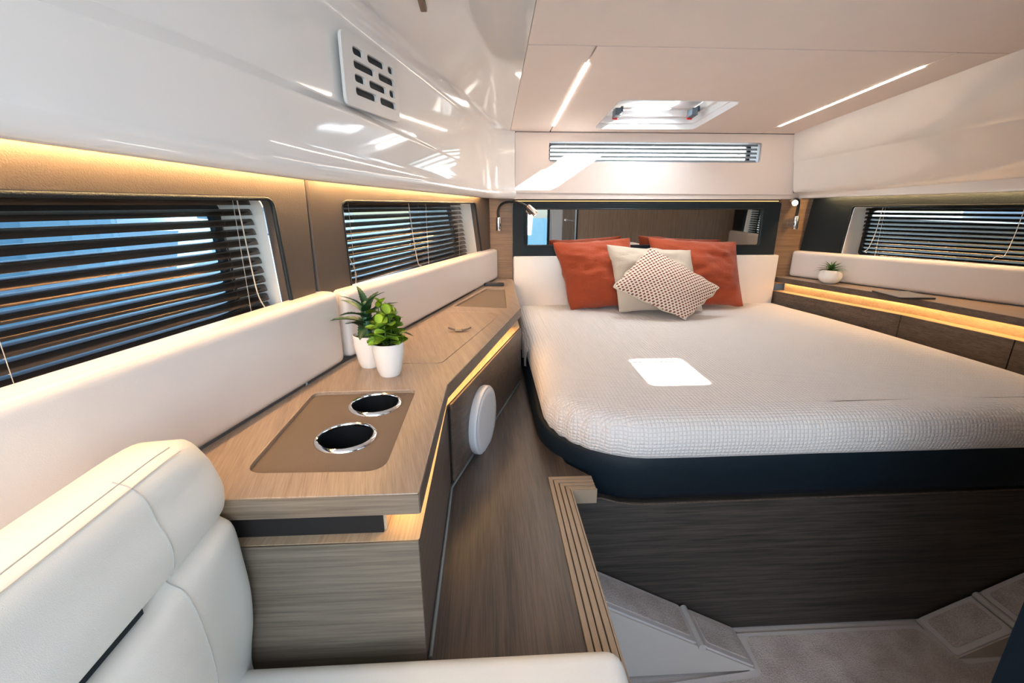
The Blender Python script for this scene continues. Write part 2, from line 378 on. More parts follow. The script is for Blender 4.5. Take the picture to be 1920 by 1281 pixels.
# ---- left upper wall: glossy moulding lofted along the hull, rolling over into the cove
def xl(y):
    def l1(y): return PM.x + (y - PM.y) * d1.x / d1.y
    def l2(y): return PM.x + (y - PM.y) * d2.x / d2.y
    k = .28
    if y < PM.y - k: return l1(y)
    if y > PM.y + k: return l2(y)
    t = (y - PM.y + k) / (2 * k); s1 = d1.x / d1.y; s2 = d2.x / d2.y
    return l1(PM.y - k) + 2 * k * (s1 * t + (s2 - s1) * t * t / 2)
wall_left = thing('wall_left', None, None, (-.3, 1.0, .05), kind='structure')
plan = [(xl(y), y) for y in [-.9, -.5, -.2, 0, .2, .4, .5, .6, .7, .8, .9, 1.0, 1.1, 1.2, 1.3, 1.4, 1.5, 1.6, 1.7, 1.8, 1.9, 2.0, 2.1, 2.17, 2.21]]
xs, ys = plan[-1]
plan += [(xs + .016, 2.247), (xs + .035, 2.275), (xs + .062, 2.297), (xs + .09, 2.312), (.139, 2.329)]
def interp(t, tab):
    if t <= tab[0][0]: return tab[0][1]
    for (a, va), (b, vb) in zip(tab, tab[1:]):
        if t <= b: return va + (vb - va) * (t - a) / (b - a)
    return tab[-1][1]
rows = []
for i, (x, y) in enumerate(plan):
    a = V((*plan[max(i - 1, 0)], 0)); b = V((*plan[min(i + 1, len(plan) - 1)], 0)); t = (b - a).normalized(); nn = V((t.y, -t.x, 0))
    if i >= len(plan) - 6: nn = (nn * 1.0 + V((0, 0, 0))).normalized()
    z0 = interp(y, [(-.9, .07), (.5, .063), (.97, .048), (2.2, .030)])
    ge = max(0, min(1, (1.86 - y) / 1.2)); zg = interp(y, [(-.9, .20), (.58, .200), (.8, .208), (1.2, .20), (1.85, .158), (2.3, .15)])
    gh = .030 * ge + .0004; gd = .027 * ge
    zt = zc(y) ; top_r = .045
    end = i > len(plan) - 6
    ww = -.036 if not end else -.01
    prof = [(ww, z0 + .036), (ww * .8, z0 + .031), (-.013, z0 + .030), (-.011, z0 + .003), (-.008, z0), (.0, z0 + .0005), (.006, z0 + .006), (.010, z0 + .016), (.012, z0 + .03), (.009, z0 + .036), (.004, z0 + .045),
            (.002, z0 + .07), (0, zg - .004), (0, zg - .0002), (-gd * .05, zg + gh * .05), (-gd * .95, zg + gh * .95), (-gd, zg + gh + .0003), (-gd, zg + gh + .004), (-gd, zt - .09)]
    row = [V((x, y, 0)) + nn * w + zz * z for w, z in prof]
    B = row[-1].copy(); B.z = zt - top_r
    row.append(B)
    for q in (.25, .5, .75, 1.0):
        an = q * PI / 2; c = B + V((1, 0, 0)) * 0
        hx = min(top_r, max(.002, (.119 - B.x) * .5))
        row.append(V((B.x + hx * (1 - math.cos(an)), B.y, zt - top_r + top_r * math.sin(an))))
    X1 = .1165
    row.append(V(((row[-1].x + X1) / 2, y, zt))); row.append(V((X1, y, zt))); row.append(V((X1, y, zt + .02)))
    rows.append(row)
bobj('moulding', bm_loft(rows), GEL, wall_left, smooth=True, sharp=50)
# lower hull side behind the furniture
plate('hull_side', [(-2.0, -1.2), (0, -1.2), (0, -.3), (-2.0, -.3)], [], -.12, -.10, GEL, wall_left, F=HL1)
plate('hull_side', [(0, -1.2), (1.5, -1.2), (1.5, -.3), (0, -.3)], [], -.12, -.10, GEL, wall_left, F=HL2)

# ---- right upper wall
wall_right = thing('wall_right', None, None, (1.8, 1.5, .05), kind='structure')
rows = []
for t in [0, .05, .12, .2, .3, .4, .5, .6, .7, .8, .95, 1.05, 1.1, 1.15, 1.25, 1.5, 1.9, 2.4, 3.0, 3.3]:
    y = HP(t, 0, 0).y
    zp = .062 + .052 * min(t, .88) / .88 + .01 * max(0, t - .88); zl = .032 + .018 * min(t, 1.5)
    top = V((1.5, y, zc(y))); bot = HP(t, zp, .035)
    if t == 0: bot.x = 1.535
    row = [V((1.5, y, zc(y) + .02)), top]
    nrm = V((-.55, -.2, -.8)).normalized()
    for f, dd in ((.12, .003), (.3, .006), (.42, .0065), (.46, .003), (.49, .001), (.75, .005), (.93, .005), (1, 0)):
        row.append(top.lerp(bot, f) + nrm * dd)
    row += [HP(t, zp - .006, .028), HP(t, zp - .014, .016), HP(t, zl + .012, .012), HP(t, zl + .004, .010), HP(t, zl, .004), HP(t, zl, -.005), HP(t, zl + .003, -.008), HP(t, zl + .028, -.010), HP(t, zl + .030, -.03), HP(t, zl + .036, -.036)]
    rows.append(row)
bobj('moulding', bm_loft(rows), GEL, wall_right, smooth=True, sharp=38)
plate('hull_side', [(-.1, -1.2), (RJ, -1.2), (RJ, -.3), (-.1, -.3)], [], -.12, -.10, GEL, wall_right, F=HR)
plate('hull_side', [(0, -1.2), (2.2, -1.2), (2.2, -.3), (0, -.3)], [], -.12, -.10, GEL, wall_right, F=HR2)

# ---- front wall: liner panel with the letterbox window
wall_front = thing('wall_front', None, None, (.82, 2.34, .1), kind='structure')
fhole = rpoly([(.303, .201), (1.349, .201), (1.349, .2915), (.303, .2915)], .014, 4)
plate('liner_panel', rpoly([(.1405, .057), (1.545, .049), (1.520, .331), (.1405, .331)], .008, 3), [fhole], -2.345, -2.331, PANELW, wall_front, F=XZ, bevel=.002)
plate('lower_lip', [(.12, .028), (1.60, .028), (1.60, .060), (.12, .060)], [], -2.37, -2.337, PANELW, wall_front, F=XZ, bevel=.002)
plate('backing', rect(-.4, 2.0, .012, .5), [rect(.28, 1.37, .18, .31)], -2.36, -2.347, DGAP, wall_front, F=XZ)
plate('outer_skin', rect(-.4, 2.0, -1.2, .5), [rect(.28, 1.37, .18, .31)], -2.50, -2.46, GEL, wall_front, F=XZ)
for a0, a1 in ((.0, .128), (1.489, 1.66)):
    plate('post', rect(a0, a1, -.40, .030), [], -2.345, -2.331, WPOST, wall_front, F=XZ)

# ---- windows: liner ring, black gasket, pane
def window(idx, F, op, ip, depth, panemat, c_in=-.062, ring=JAMB):
    """op: outline at the leather, ip: outline at the glass"""
    c = F(sum(p[0] for p in op) / len(op), sum(p[1] for p in op) / len(op), 0)
    w = thing('window_%d' % idx, None, None, c, kind='structure')
    rows = [[F(a, b, c_in + .0) for a, b in op], [F(a, b, c_in - .004) for a, b in op], [F(a, b, c_in - depth) for a, b in ip]]
    bobj('reveal', bm_loft(rows, close=True), ring, w, smooth=True, sharp=50)
    big = [(a * 1.0, b) for a, b in ip]
    cx = sum(p[0] for p in ip) / len(ip); cy = sum(p[1] for p in ip) / len(ip)
    sc = lambda f, g_: [(cx + (a - cx) * f, cy + (b - cy) * g_) for a, b in ip]
    plate('glazing_frame', sc(1.02, 1.12), [sc(.965, .86)], c_in - depth - .012, c_in - depth, BLACK, w, F=F)
    plate('pane', sc(.99, .98), [], c_in - depth - .010, c_in - depth - .006, panemat, w, F=F)
    return w
# outlines in hull frames (u forward)
o1 = rpoly([(-1.25, -.235), (-.090, -.235), (-.108, .012), (-1.25, .012)], .022, 5)
o2 = rpoly([(.128, -.235), (1.215, -.235), (1.125, .010), (.120, .010)], .022, 5)
i1 = rpoly([(-1.25, -.23), (-.115, -.23), (-.130, .006), (-1.25, .006)], .022, 5)
i2 = rpoly([(.13, -.23), (1.165, -.23), (1.080, .004), (.125, .004)], .022, 5)
oR = rpoly([(.210, -.240), (.226, -.003), (1.06, .006), (1.06, -.240)], .022, 5)
iR = rpoly([(.245, -.235), (.256, -.009), (1.055, .0), (1.055, -.235)], .022, 5)
oR2 = rpoly([(.07, -.240), (.07, .006), (.62, .010), (.66, -.240)], .022, 5)
iR2 = rpoly([(.075, -.235), (.075, .0), (.59, .004), (.625, -.235)], .022, 5)
window(1, HL1, o1, i1, .075, GLASSB); window(2, HL2, o2, i2, .075, GLASSB)
window(3, HR, oR, iR, .075, GLASSB)
oF = rpoly([(.303, .201), (1.349, .201), (1.349, .2915), (.303, .2915)], .014, 4)
window(7, HR2, oR2, iR2, .075, GLASSB)
window(4, XZ, oF, oF, .085, GLASSC, c_in=-2.346, ring=PLASTIC)
XZ_note = None

# ---- hatch in the ceiling (window 5)
hw = thing('window_5', None, None, (.735, 2.055, .40), kind='structure')
rows = []
for (d, inset) in ((-.002, 0), (.02, .004), (.022, .010), (.045, .012), (.047, .026), (.075, .028)):
    rows.append([CEIL(a + (inset if a < .73 else -inset), b + (inset if b < cs(2.056) else -inset), d) for a, b in hatch_hole])
bobj('coaming', bm_loft(rows, close=True), SLATW, hw, smooth=True, sharp=30)
# opaque mask added under the lid; its gap is shaped to throw the sun patches
XA, XB, YA, YB = .660, .838, 1.985, 2.200
plate('sun_mask', rect(.50, .97, cs(2.27), cs(1.84)), [rpoly([(XA, cs(YB)), (XB, cs(YB)), (XB, cs(YA)), (XA, cs(YA))], .02, 4)], .076, .079, plain('sun_mask_white', (.85, .85, .86), .9), hw, F=CEIL)
hw['label'] = 'rectangular skylight hatch in the ceiling'
plate('pane', rect(.52, .95, cs(2.25), cs(1.86)), [], .084, .088, GLASSC, hw, F=CEIL)
box('cross_rail', .53, .94, cs(2.158), cs(2.150), .050, .058, CHROME, hw, F=CEIL)
for hx, hy in ((.575, 2.150), (.905, 2.135)):
    h = bobj('latch', bm_box(hx - .014, hx + .014, cs(hy + .032), cs(hy - .020), .022, .052, CEIL, .003), plain('latch_grey', (.12, .16, .2), .4), hw)
    box('latch_arm', hx + .010, hx + .020, cs(hy + .012), cs(hy - .022), .036, .058, plain('latch_dark', (.03, .06, .09), .4), hw, F=CEIL, bevel=.002)
    box('latch_button', hx - .012, hx + .012, cs(hy + .042), cs(hy + .032), .018, .036, plain('latch_red', (.75, .02, .02), .4), hw, F=CEIL, bevel=.002)

# ---- aft bulkheads (seen in the mirror)
wall_back = thing('wall_back', None, None, (1.5, .4, 0), kind='structure')
plate('bulkhead', rect(.805, 2.62, -1.19, .62), [], -.50, -.46, WBULK, wall_back, F=XZ)
plate('edge_trim', rect(.798, .812, -1.19, .62), [], -.501, -.44, NAVY, wall_back, F=XZ)
plate('aft_bulkhead', rect(.40, 1.5, -1.19, .62), [rect(.46, .70, -.6, .2)], .70, .72, plain('aft_white', (.75, .76, .76), .5), wall_back, F=XZ)
plate('door_frame', rect(.745, .86, -1.19, .5), [], .66, .70, GEL, wall_back, F=XZ)
w6 = thing('window_6', None, None, (.58, -.7, -.2), kind='structure')
plate('pane', rect(.45, .71, -.61, .21), [], .708, .712, GLASSC, w6, F=XZ)
plate('glazing_frame', rect(.44, .72, -.62, .22), [rect(.47, .69, -.59, .19)], .69, .70, DARKL, w6, F=XZ)
dr = thing('door_1', None, None, (.95, -.66, -.3), kind='structure')
box('leaf', .865, 1.3, -1.18, .45, .655, .69, WBULK, dr, F=XZ, bevel=.002)
hnd = lathe('door_handle', [(0, 0), (.018, 0), (.018, .008), (.006, .01), (.006, .04), (0, .04)], XZ(.90, -.16, .655), CHROME, dr, n=16, axis=(0, 1, 0))
tube('lever', [XZ(.90, -.16, .62), XZ(.95, -.165, .62), XZ(.985, -.17, .622)], .006, CHROME, dr)
# salon side: left and far aft closures so that the mouldings do not glow through
plate('salon_side', rect(-1.6, -.72, -1.19, .6), [], .9, .92, GEL, wall_back, F=XZ)

# ---- trims
cove = thing('trim_1', None, None, (.8, 2.33, .02), kind='structure')
box('led_channel', .14, 1.48, .018, .022, -2.339, -2.336, emit('led_cove', (1, .6, .25), 1.0), cove, F=XZ)

# ================================================================== LEATHER PANELS
def leather(name, F, outer, hole, mat, label, root):
    t = thing(name, label, 'wall panel', root)
    plate('upholstery', outer, [hole], -.062, -.035, mat, t, F=F, bevel=.004, smooth=False)
    # rounded lip around the opening
    rows = [[F(a, b, -.034) for a, b in hole]]
    tb = bm_tube([F(a, b, -.038) for a, b in hole + hole[:1]], .0045, 6)
    bobj('window_lip', tb, DARKL, t, smooth=True)
    return t
leather('upholstered_panel', HL1, rpoly([(-1.5, -.30), (-.012, -.30), (.000, .085), (-1.5, .10)], 0), o1, TAUPE,
        'taupe leather wall panel around the large left window nearest the camera', HL1(-.3, -.1, -.05))
leather('upholstered_panel', HL2, rpoly([(.0, -.33), (1.345, -.33), (1.345, -.20), (1.335, .068), (.002, .085)], 0), o2, TAUPE,
        'taupe leather wall panel around the left window beside the bed', HL2(.6, -.1, -.05))
leather('upholstered_panel', HR, rpoly([(.015, -.33), (.04, -.02), (.05, .08), (RJ, .10), (RJ, -.33)], 0), oR, DARKL,
        'dark leather wall panel around the right-hand window', HR(.6, -.1, -.05))
leather('upholstered_panel', HR2, [(.002, -.33), (.002, .10), (1.2, .12), (1.2, -.33)], oR2, DARKL,
        'dark leather wall panel around the aft right window seen in the mirror', HR2(.3, -.1, -.05))
bp = thing('mirror_panel', 'dark leather panel framing the wide mirror above the headboard', 'wall panel', (.81, 2.33, -.12))
mh = rpoly([(.190, -.194), (1.402, -.198), (1.396, -.018), (.190, -.018)], .012, 4)
plate('upholstery', rpoly([(.130, -.262), (1.488, -.262), (1.486, .012), (.130, .012)], .006, 2), [mh], -2.330, -2.318, DARKL, bp, F=XZ, bevel=.002)
plate('mirror_glass', rect(.18, 1.41, -.205, -.01), [], -2.330, -2.326, MIRROR, bp, F=XZ)
bobj('mirror_rim', bm_tube([XZ(a, b, -2.318) for a, b in mh + mh[:1]], .003, 6), BLACK, bp, smooth=True)

# ================================================================== LED STRIPS
def led(name, label, F, a0, a1, b, c, beads=0, mat=LEDW, wd=.008, th=.002, bf=None):
    t = thing(name, label, 'light strip', F((a0 + a1) / 2, b, c))
    bf = bf or (lambda u: b)
    bm = bmesh.new(); n = 12
    for k in range(n):
        u0 = a0 + (a1 - a0) * k / n; u1 = a0 + (a1 - a0) * (k + 1) / n
        bm_box(u0, u1, bf(u0), bf(u0) + th, c - wd / 2, c + wd / 2, F, bm=bm)
    bobj('strip', bm, mat, t)
    if beads:
        bm = bmesh.new()
        for k in range(beads):
            u = a0 + (a1 - a0) * (k + .5) / beads
            bm_box(u - .0024, u + .0024, bf(u) - .0024, bf(u), c - .0018, c + .0018, F, bm=bm)
        o = bobj('led_beads', bm, LEDB, t); o['kind'] = 'stuff'
    return t
led('led_strip', 'warm light strip under the white overhang above the near left window', HL1, -1.3, -.01, .075, -.022, beads=75, bf=lambda u: .047 - u * .0155 + .021)
led('led_strip', 'warm light strip under the white overhang above the left window by the bed', HL2, .02, 1.17, .062, -.022, beads=68, bf=lambda u: .047 - u * .0140 + .021)
led('led_strip', 'warm light strip under the overhang above the right-hand window', HR, .12, 1.06, .06, -.022, beads=56, bf=lambda u: .032 + .018 * min(u, 1.5) + .021)

# ceiling light bars in the two long seams
cl = thing('ceiling_light_bar', 'left slim light bar recessed in the ceiling seam', 'ceiling light', (.306, 1.87, .37), 'slim ceiling light bars')
box('diffuser', .3, .3125, cs(2.225), cs(1.515), -.0012, .004, LEDC, cl, F=CEIL)
cl = thing('ceiling_light_bar', 'right slim light bar recessed in the ceiling beside the glossy wall', 'ceiling light', (1.337, 1.87, .37), 'slim ceiling light bars')
box('diffuser', 1.332, 1.3425, cs(2.20), cs(1.50), -.0012, .004, LEDC, cl, F=CEIL)

# ================================================================== LEFT COUNTER AND CABINET
ct = thing('countertop', 'walnut countertop running along the left hull side', 'countertop', (-.2, 1.2, -.375))
ctp = rpoly([(-.50, .518), (-.094, .518, .004), (-.088, .893, .01), (.1185, 1.622, .01), (.1275, 2.328), (.05, 2.328), (-.012, 2.14), (-.352, 1.028), (-.47, .54)], 0)
rec = rpoly([(-.347, .578, .03), (-.151, .573, .03), (-.149, .871, .015), (-.351, .868, .02)], .02, 5)
lidp = rpoly([(-.296, 1.055, .02), (-.262, 1.034, .01), (-.112, 1.030, .02), (.042, 1.524, .004), (-.010, 1.572, .03), (-.157, 1.584, .02), (-.30, 1.12, .02)], .01, 5)
tray = rpoly([(-.127, 1.672), (.068, 1.625), (.076, 2.036), (-.006, 2.041)], .006, 3)
plate('top', ctp, [rec, lidp, tray], -.389, -.360, WTOP, ct, bevel=.0014)
plate('mat', [(-.36, .56), (-.14, .56), (-.14, .885), (-.36, .885)], [[(-.2365 + .0455 * math.cos(a * PI / 12), .686 + .0455 * math.sin(a * PI / 12)) for a in range(24)], [(-.2185 + .0455 * math.cos(a * PI / 12), .815 + .0455 * math.sin(a * PI / 12)) for a in range(24)]], -.372, -.3675, MAT_BR, ct)
plate('tray_mat', [(-.14, 1.61), (.082, 1.61), (.082, 2.05), (-.14, 2.05)], [], -.372, -.367, MAT_BR, ct)
plate('bottom', [(x * 1.0, y) for x, y in ctp], [[(-.36, .56), (-.14, .56), (-.14, .885), (-.36, .885)]], -.392, -.3885, WEDGE, ct)
# edge bands with their own grain
box('edge_band', -.47, -.0945, .5165, .5185, -.3905, -.3615, WEDGE, ct)
def band(p, q, zb, zt, out, mat, par, name='edge_band'):
    p, q = V((*p, 0)), V((*q, 0)); d = (q - p); n_ = V((d.y, -d.x, 0)).normalized()
    F = Fr(p, d, zz, n_); return box(name, 0, d.length, zb, zt, -.002, out, mat, par, F=F)
band((-.0938, .518), (-.088, .893), -.3905, -.3612, .0008, WSIDE, ct); band((-.088, .893), (.1185, 1.622), -.3905, -.3612, .0008, WSIDE, ct)
# the lid
cx, cy = sum(p[0] for p in lidp) / len(lidp), sum(p[1] for p in lidp) / len(lidp)
lp = []
for x, y in lidp:
    d = V((cx - x, cy - y, 0)).normalized(); lp.append((x + d.x * .0032, y + d.y * .0032))
lid = plate('lid', lp, [], -.38, -.3602, WTOP, ct, bevel=.001)
st = bobj('strap_handle', bm_loft([[V((-.119 + .068 * t, 1.317 + .0 * t + w, -.3585 + .0085 * (2 * t - 1) ** 2 + h)) for (w, h) in ((-.006, 0), (.006, 0), (.006, .0025), (-.006, .0025))] for t in [i / 10 for i in range(11)]], close=True, cap=True), plain('strap_leather', (.10, .065, .05), .5), lid)
box('strap_clip', -.099, -.078, 1.307, 1.325, -.3585, -.3515, plain('tan_clip', (.38, .28, .17), .5), lid, bevel=.0015)
# cup holders (two, sunk through the mat)
for cx_, cy_, lab in ((-.2365, .686, 'chrome-rimmed cup holder nearest the camera in the countertop'), (-.2185, .815, 'chrome-rimmed cup holder nearest the plants in the countertop')):
    c = thing('cup_holder', lab, 'cup holder', (cx_, cy_, -.3675))
    lathe('rim', [(.0425, -.004), (.0425, .0015), (.0435, .0045), (.0455, .0055), (.0485, .0045), (.0508, .001), (.051, -.0005), (.0455, -.003)], (cx_, cy_, -.3672), CHROME, c, n=64)
    lathe('cup', [(.0425, 0), (.041, -.03), (.040, -.075), (.036, -.078), (0, -.078)], (cx_, cy_, -.3672), plain('cup_steel', (.012, .015, .018), .3, metal=.3), c, n=48)

cb = thing('low_cabinet', 'walnut cabinet with a lit ledge under the left countertop', 'cabinet', (-.2, 1.1, -.653))
body = [(-.5, .523), (-.0985, .523, .004), (-.0975, .955, .0), (.1165, 1.64), (.1165, 2.3), (.03, 2.3), (-.345, 1.03), (-.47, .56)]
plate('carcass', rpoly(body, 0), [rpoly([(-.31, .60), (-.15, .60), (-.15, .885), (-.31, .885)], 0)], -.653, -.438, WSIDE, cb)
box('front_panel', -.47, -.099, .5195, .524, -.76, -.4375, WFRONT, cb, bevel=.001)
plate('ledge', rpoly(body, 0), [rpoly([(-.31, .60), (-.155, .60), (-.155, .885), (-.31, .885)], 0)], -.438, -.4368, WRECESS, cb)
# recessed support between ledge and countertop
sup = [(-.5, .545), (-.146, .545), (-.140, .90), (.068, 1.63), (.105, 1.66), (.105, 2.3), (.03, 2.3), (-.345, 1.03), (-.47, .56)]
plate('support', rpoly(sup, 0), [rpoly([(-.31, .60), (-.16, .60), (-.16, .885), (-.31, .885)], 0)], -.4368, -.3925, WRECESS, cb)
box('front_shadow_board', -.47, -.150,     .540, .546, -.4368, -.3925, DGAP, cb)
# door of the second section with visible gap, and the side of the first
dC = V((.214, .685, 0)).normalized(); FC = Fr((-.0975, .955, 0), dC, zz, V((dC.y, -dC.x, 0)))
box('door', .016, .700, -.643, -.440, .000, .006, WSIDE, cb, F=FC, bevel=.001)
box('door_gap', .006, .014, -.645, -.445, -.001, .002, BLACK, cb, F=FC)
box('end_stile', .703, .718, -.645, -.440, .000, .006, WSIDE, cb, F=FC)
tube('caulk_line', [V((-.095, .525, -.652)), V((-.094, .955, -.652)), V((.120, 1.642, -.652))], .0035, CAULK, cb)
led('led_strip', 'warm light strip above the lit ledge of the left cabinet', Fr((-.14, .55, -.3935), (0.017, 1, 0), (0, 0, -1), (1, 0, 0)), 0, .34, 0, .012, wd=.010, mat=LEDK)
led('led_strip', 'warm light strip above the ledge beside the bed on the left', Fr((-.135, .90, -.3935), (.275, .96, 0), (0, 0, -1), (.96, -.275, 0)), .01, .75, 0, .014, wd=.010, mat=LEDK)
# round white disc on the door
dc = thing('round_speaker', 'thick white disc mounted on the cabinet side by the bed', 'wall disc', FC(.215, -.572, .006))
lathe('housing', [(0, .0), (.094, .0), (.096, .004), (.096, .016), (.093, .020), (.08, .0215), (0, .0215)], FC(.215, -.572, .006), PLASTIC, dc, n=64, axis=FC.w, sharp=35)
lathe('cover', [(.088, .0212), (.086, .0226), (.07, .023), (0, .023)], FC(.215, -.572, .006), PLASTIC, dc, n=64, axis=FC.w)

# ================================================================== HULL CUSHIONS
def cushion(name, F, a0, a1, b0, b1, label, top=None, par=None):
    bm = bm_box(a0, a1, b0, b1, -.058, 0, XY, 0)
    bmesh.ops.bevel(bm, geom=bm.edges[:], offset=.020, segments=5, profile=.6, affect='EDGES')
    if top: 
        for v in bm.verts:
            f = (v.co.y - b0) / (b1 - b0); v.co.y += top(v.co.x) * max(0, f)
    for v in bm.verts: v.co = F(*v.co)
    o = bobj(name, bm, VINYL, None, loc=F((a0 + a1) / 2, b0, -.03), smooth=True, sharp=60); tag(o, label, 'cushion', 'long hull cushions'); return o
cushion('hull_cushion', HL1, -1.5, -.006 + .03, -.358, -.187, 'white padded cushion below the near left window')
cushion('hull_cushion', HL2, .045, 1.36, -.358, -.192, 'white padded cushion below the left window by the bed', top=lambda u: -.017 * min(1, max(0, (u) / 1.2)) )
cushion('hull_cushion', HR, .005, RJ - .01, -.358, -.226, 'white padded cushion below the right-hand window', top=lambda u: .008 * u)
cushion('hull_cushion', HR2, .01, .84, -.358, -.217, 'white padded cushion below the aft right window, seen in the mirror')

# ================================================================== BLINDS
def slat_bm(F, ln, wd, tilt, crown=.0038, seg=8):
    bm = bmesh.new(); rows = []
    for k in range(seg + 1):
        t = k / seg * 2 - 1; w = t * wd / 2; h = crown * (1 - t * t)
        rows.append((w * math.cos(tilt) + h * math.sin(tilt), h * math.cos(tilt) - w * math.sin(tilt)))
    ends = [(0, .35), (.006, .75), (.014, 1.0), (ln - .014, 1.0), (ln - .006, .75), (ln, .35)]
    R = []
    for e, f in ends:
        R.append([F(e, b * f if False else b * 1.0, c * f) for c, b in rows])
    for th in (0,):
        pass
    bm_loft(R, bm=bm)
    r = bmesh.ops.solidify(bm, geom=bm.faces[:], thickness=.0006)
    return bm
def blind(name, label, F, zs, span, wc, wd, tilt, smat, cmat, cords, tail=None, headrail=True, rail_z=None, group='slatted window blinds'):
    a_, b_ = span(zs[0]); o0 = F(a_, zs[0], wc)
    t = thing(name, label, 'window blind', o0, group)
    G0 = Fr((0, 0, 0), F.u, F.v, F.w)
    for k, z in enumerate(zs):
        a, b = span(z)
        bm = slat_bm(G0, b - a, wd, tilt)
        bmesh.ops.recalc_face_normals(bm, faces=bm.faces)
        me = bpy.data.meshes.new('slat'); bm.to_mesh(me); bm.free()
        for p in me.polygons: p.use_smooth = True
        me.set_sharp_from_angle(angle=.7); me.materials.append(smat)
        o = bpy.data.objects.new('slat', me); COL.objects.link(o); o.parent = t
        o.location = F(a, z, wc) - o0
    a, b = span(zs[-1])
    zb = rail_z if rail_z is not None else zs[-1] - .012
    box('bottom_rail', a, b, zb - .006, zb, wc - wd * .45, wc + wd * .45, smat, t, F=F, bevel=.002)
    if headrail:
        a, b = span(zs[0]); box('headrail', a, b, zs[0] + .012, zs[0] + .028, wc - wd * .5, wc + wd * .5, smat, t, F=F, bevel=.002)
    for cu in cords:
        bm = bmesh.new()
        for cc in (-wd * .5 - .001, wd * .5 + .001): bm_tube([F(cu, zs[0] + .015, wc + cc), F(cu, zb, wc + cc)], .00045, 5, bm)
        for z in zs: bm_tube([F(cu, z - .004, wc - wd * .5), F(cu, z - .006, wc + wd * .5)], .0005, 4, bm)
        bobj('ladder_cord', bm, cmat, t)
    if tail:
        for tl in tail: tube('pull_cord', curve([F(*p) for p in tl], 6), .0011, cmat, t, n=6)
    return t
ZS1 = [.006 - .0182 * k for k in range(13)]
wc = -.078; T = math.radians(25)
blind('venetian_blind', 'bronze slatted blind across the large left window nearest the camera', HL1, ZS1, lambda z: (-1.2, -.122 + (-z) * .06), wc, .027, T, SLATD, CORD, [-.95, -.55, -.178],
      tail=[[(-.172, .016, wc + .018), (-.168, -.08, wc + .02), (-.163, -.16, wc + .022), (-.152, -.195, wc + .026), (-.158, -.203, wc + .03), (-.150, -.212, wc + .03)]], rail_z=-.226)
blind('venetian_blind', 'bronze slatted blind across the left window beside the bed', HL2, ZS1, lambda z: (.125, 1.035 + (-z) * .34), wc, .027, T, SLATD, CORD, [.19, .66, .98],
      tail=[[(.135, .01, wc + .018), (.15, -.10, wc + .02), (.185, -.17, wc + .02), (.175, -.215, wc + .02), (.20, -.222, wc + .02)], [(.52, .01, wc + .018), (.54, -.12, wc + .02), (.558, -.19, wc + .022), (.575, -.2, wc + .024), (.57, -.208, wc + .024)]], rail_z=-.226)
blind('venetian_blind', 'dark slatted blind across the right-hand window', HR, [.0 - .0182 * k for k in range(13)], lambda z: (.268 + (.0 + z) * -.05 - .0, 1.04), wc, .027, math.radians(23), SLATG, CORDW, [.35, .85],
      tail=[[(.342, -.01, wc + .018), (.335, -.12, wc + .02), (.322, -.19, wc + .022), (.31, -.205, wc + .024), (.318, -.213, wc + .024)], [(.79, .0, wc + .018), (.785, -.11, wc + .02), (.775, -.185, wc + .022), (.755, -.19, wc + .024), (.745, -.205, wc + .024)]], rail_z=-.228)
blind('venetian_blind', 'dark slatted blind across the aft right window, seen in the mirror', HR2, [.0 - .0182 * k for k in range(13)], lambda z: (.085, .575 - z * .12), wc, .027, math.radians(23), SLATG, CORDW, [.2, .5], rail_z=-.228)
blind('venetian_blind', 'white slatted blind in the letterbox window above the mirror', XZ, [.283 - .0185 * k for k in range(5)], lambda z: (.306, 1.345), -2.366, .024, math.radians(30), plain('slat_pale_metal', (.42, .44, .46), .3, metal=.3), CORDW, [.385, .82, 1.255], headrail=False, rail_z=.2065)

# ================================================================== WALL VENT
FV = HL2
vt = thing('wall_vent', 'white ventilation grille on the glossy left wall', 'vent', HL2(.24, .29, .01))
# slightly turned to follow the curved wall
a0, a1, b0, b1 = .120, .374, .216, .366
slots = []
w_ = a1 - a0
S = lambda u0, u1, r: slots.append(rpoly([(a0 + u0 * w_, r), (a0 + u1 * w_, r), (a0 + u1 * w_, r + .0165), (a0 + u0 * w_, r + .0165)], .008, 5))
for i in range(4):
    z = .327 - i * .0275
    if i % 2 == 0: S(.17, .345, z); S(.415, .735, z); S(.80, .92, z)
    else: S(.17, .53, z); S(.60, .92, z)
plate('cover', rpoly([(a0, b0), (a1, b0), (a1, b1), (a0, b1)], .018, 5), slots, -.004, .004, VENTM, vt, F=HL2, bevel=.0012)
plate('dark_backing', rpoly([(a0 + .01, b0 + .01), (a1 - .01, b0 + .01), (a1 - .01, b1 - .01), (a0 + .01, b1 - .01)], .01, 3), [], -.006, -.0030, NAVY, vt, F=HL2)
lt = bobj('ceiling_catch', bm_box(-.142, -.128, cs(1.212), cs(1.14), -.012, .0, CEIL, .002), plain('brown_catch', (.2, .13, .09), .5), None, loc=(-.135, 1.17, .43)); tag(lt, 'small brown catch on the white overhead at the top edge', 'catch')

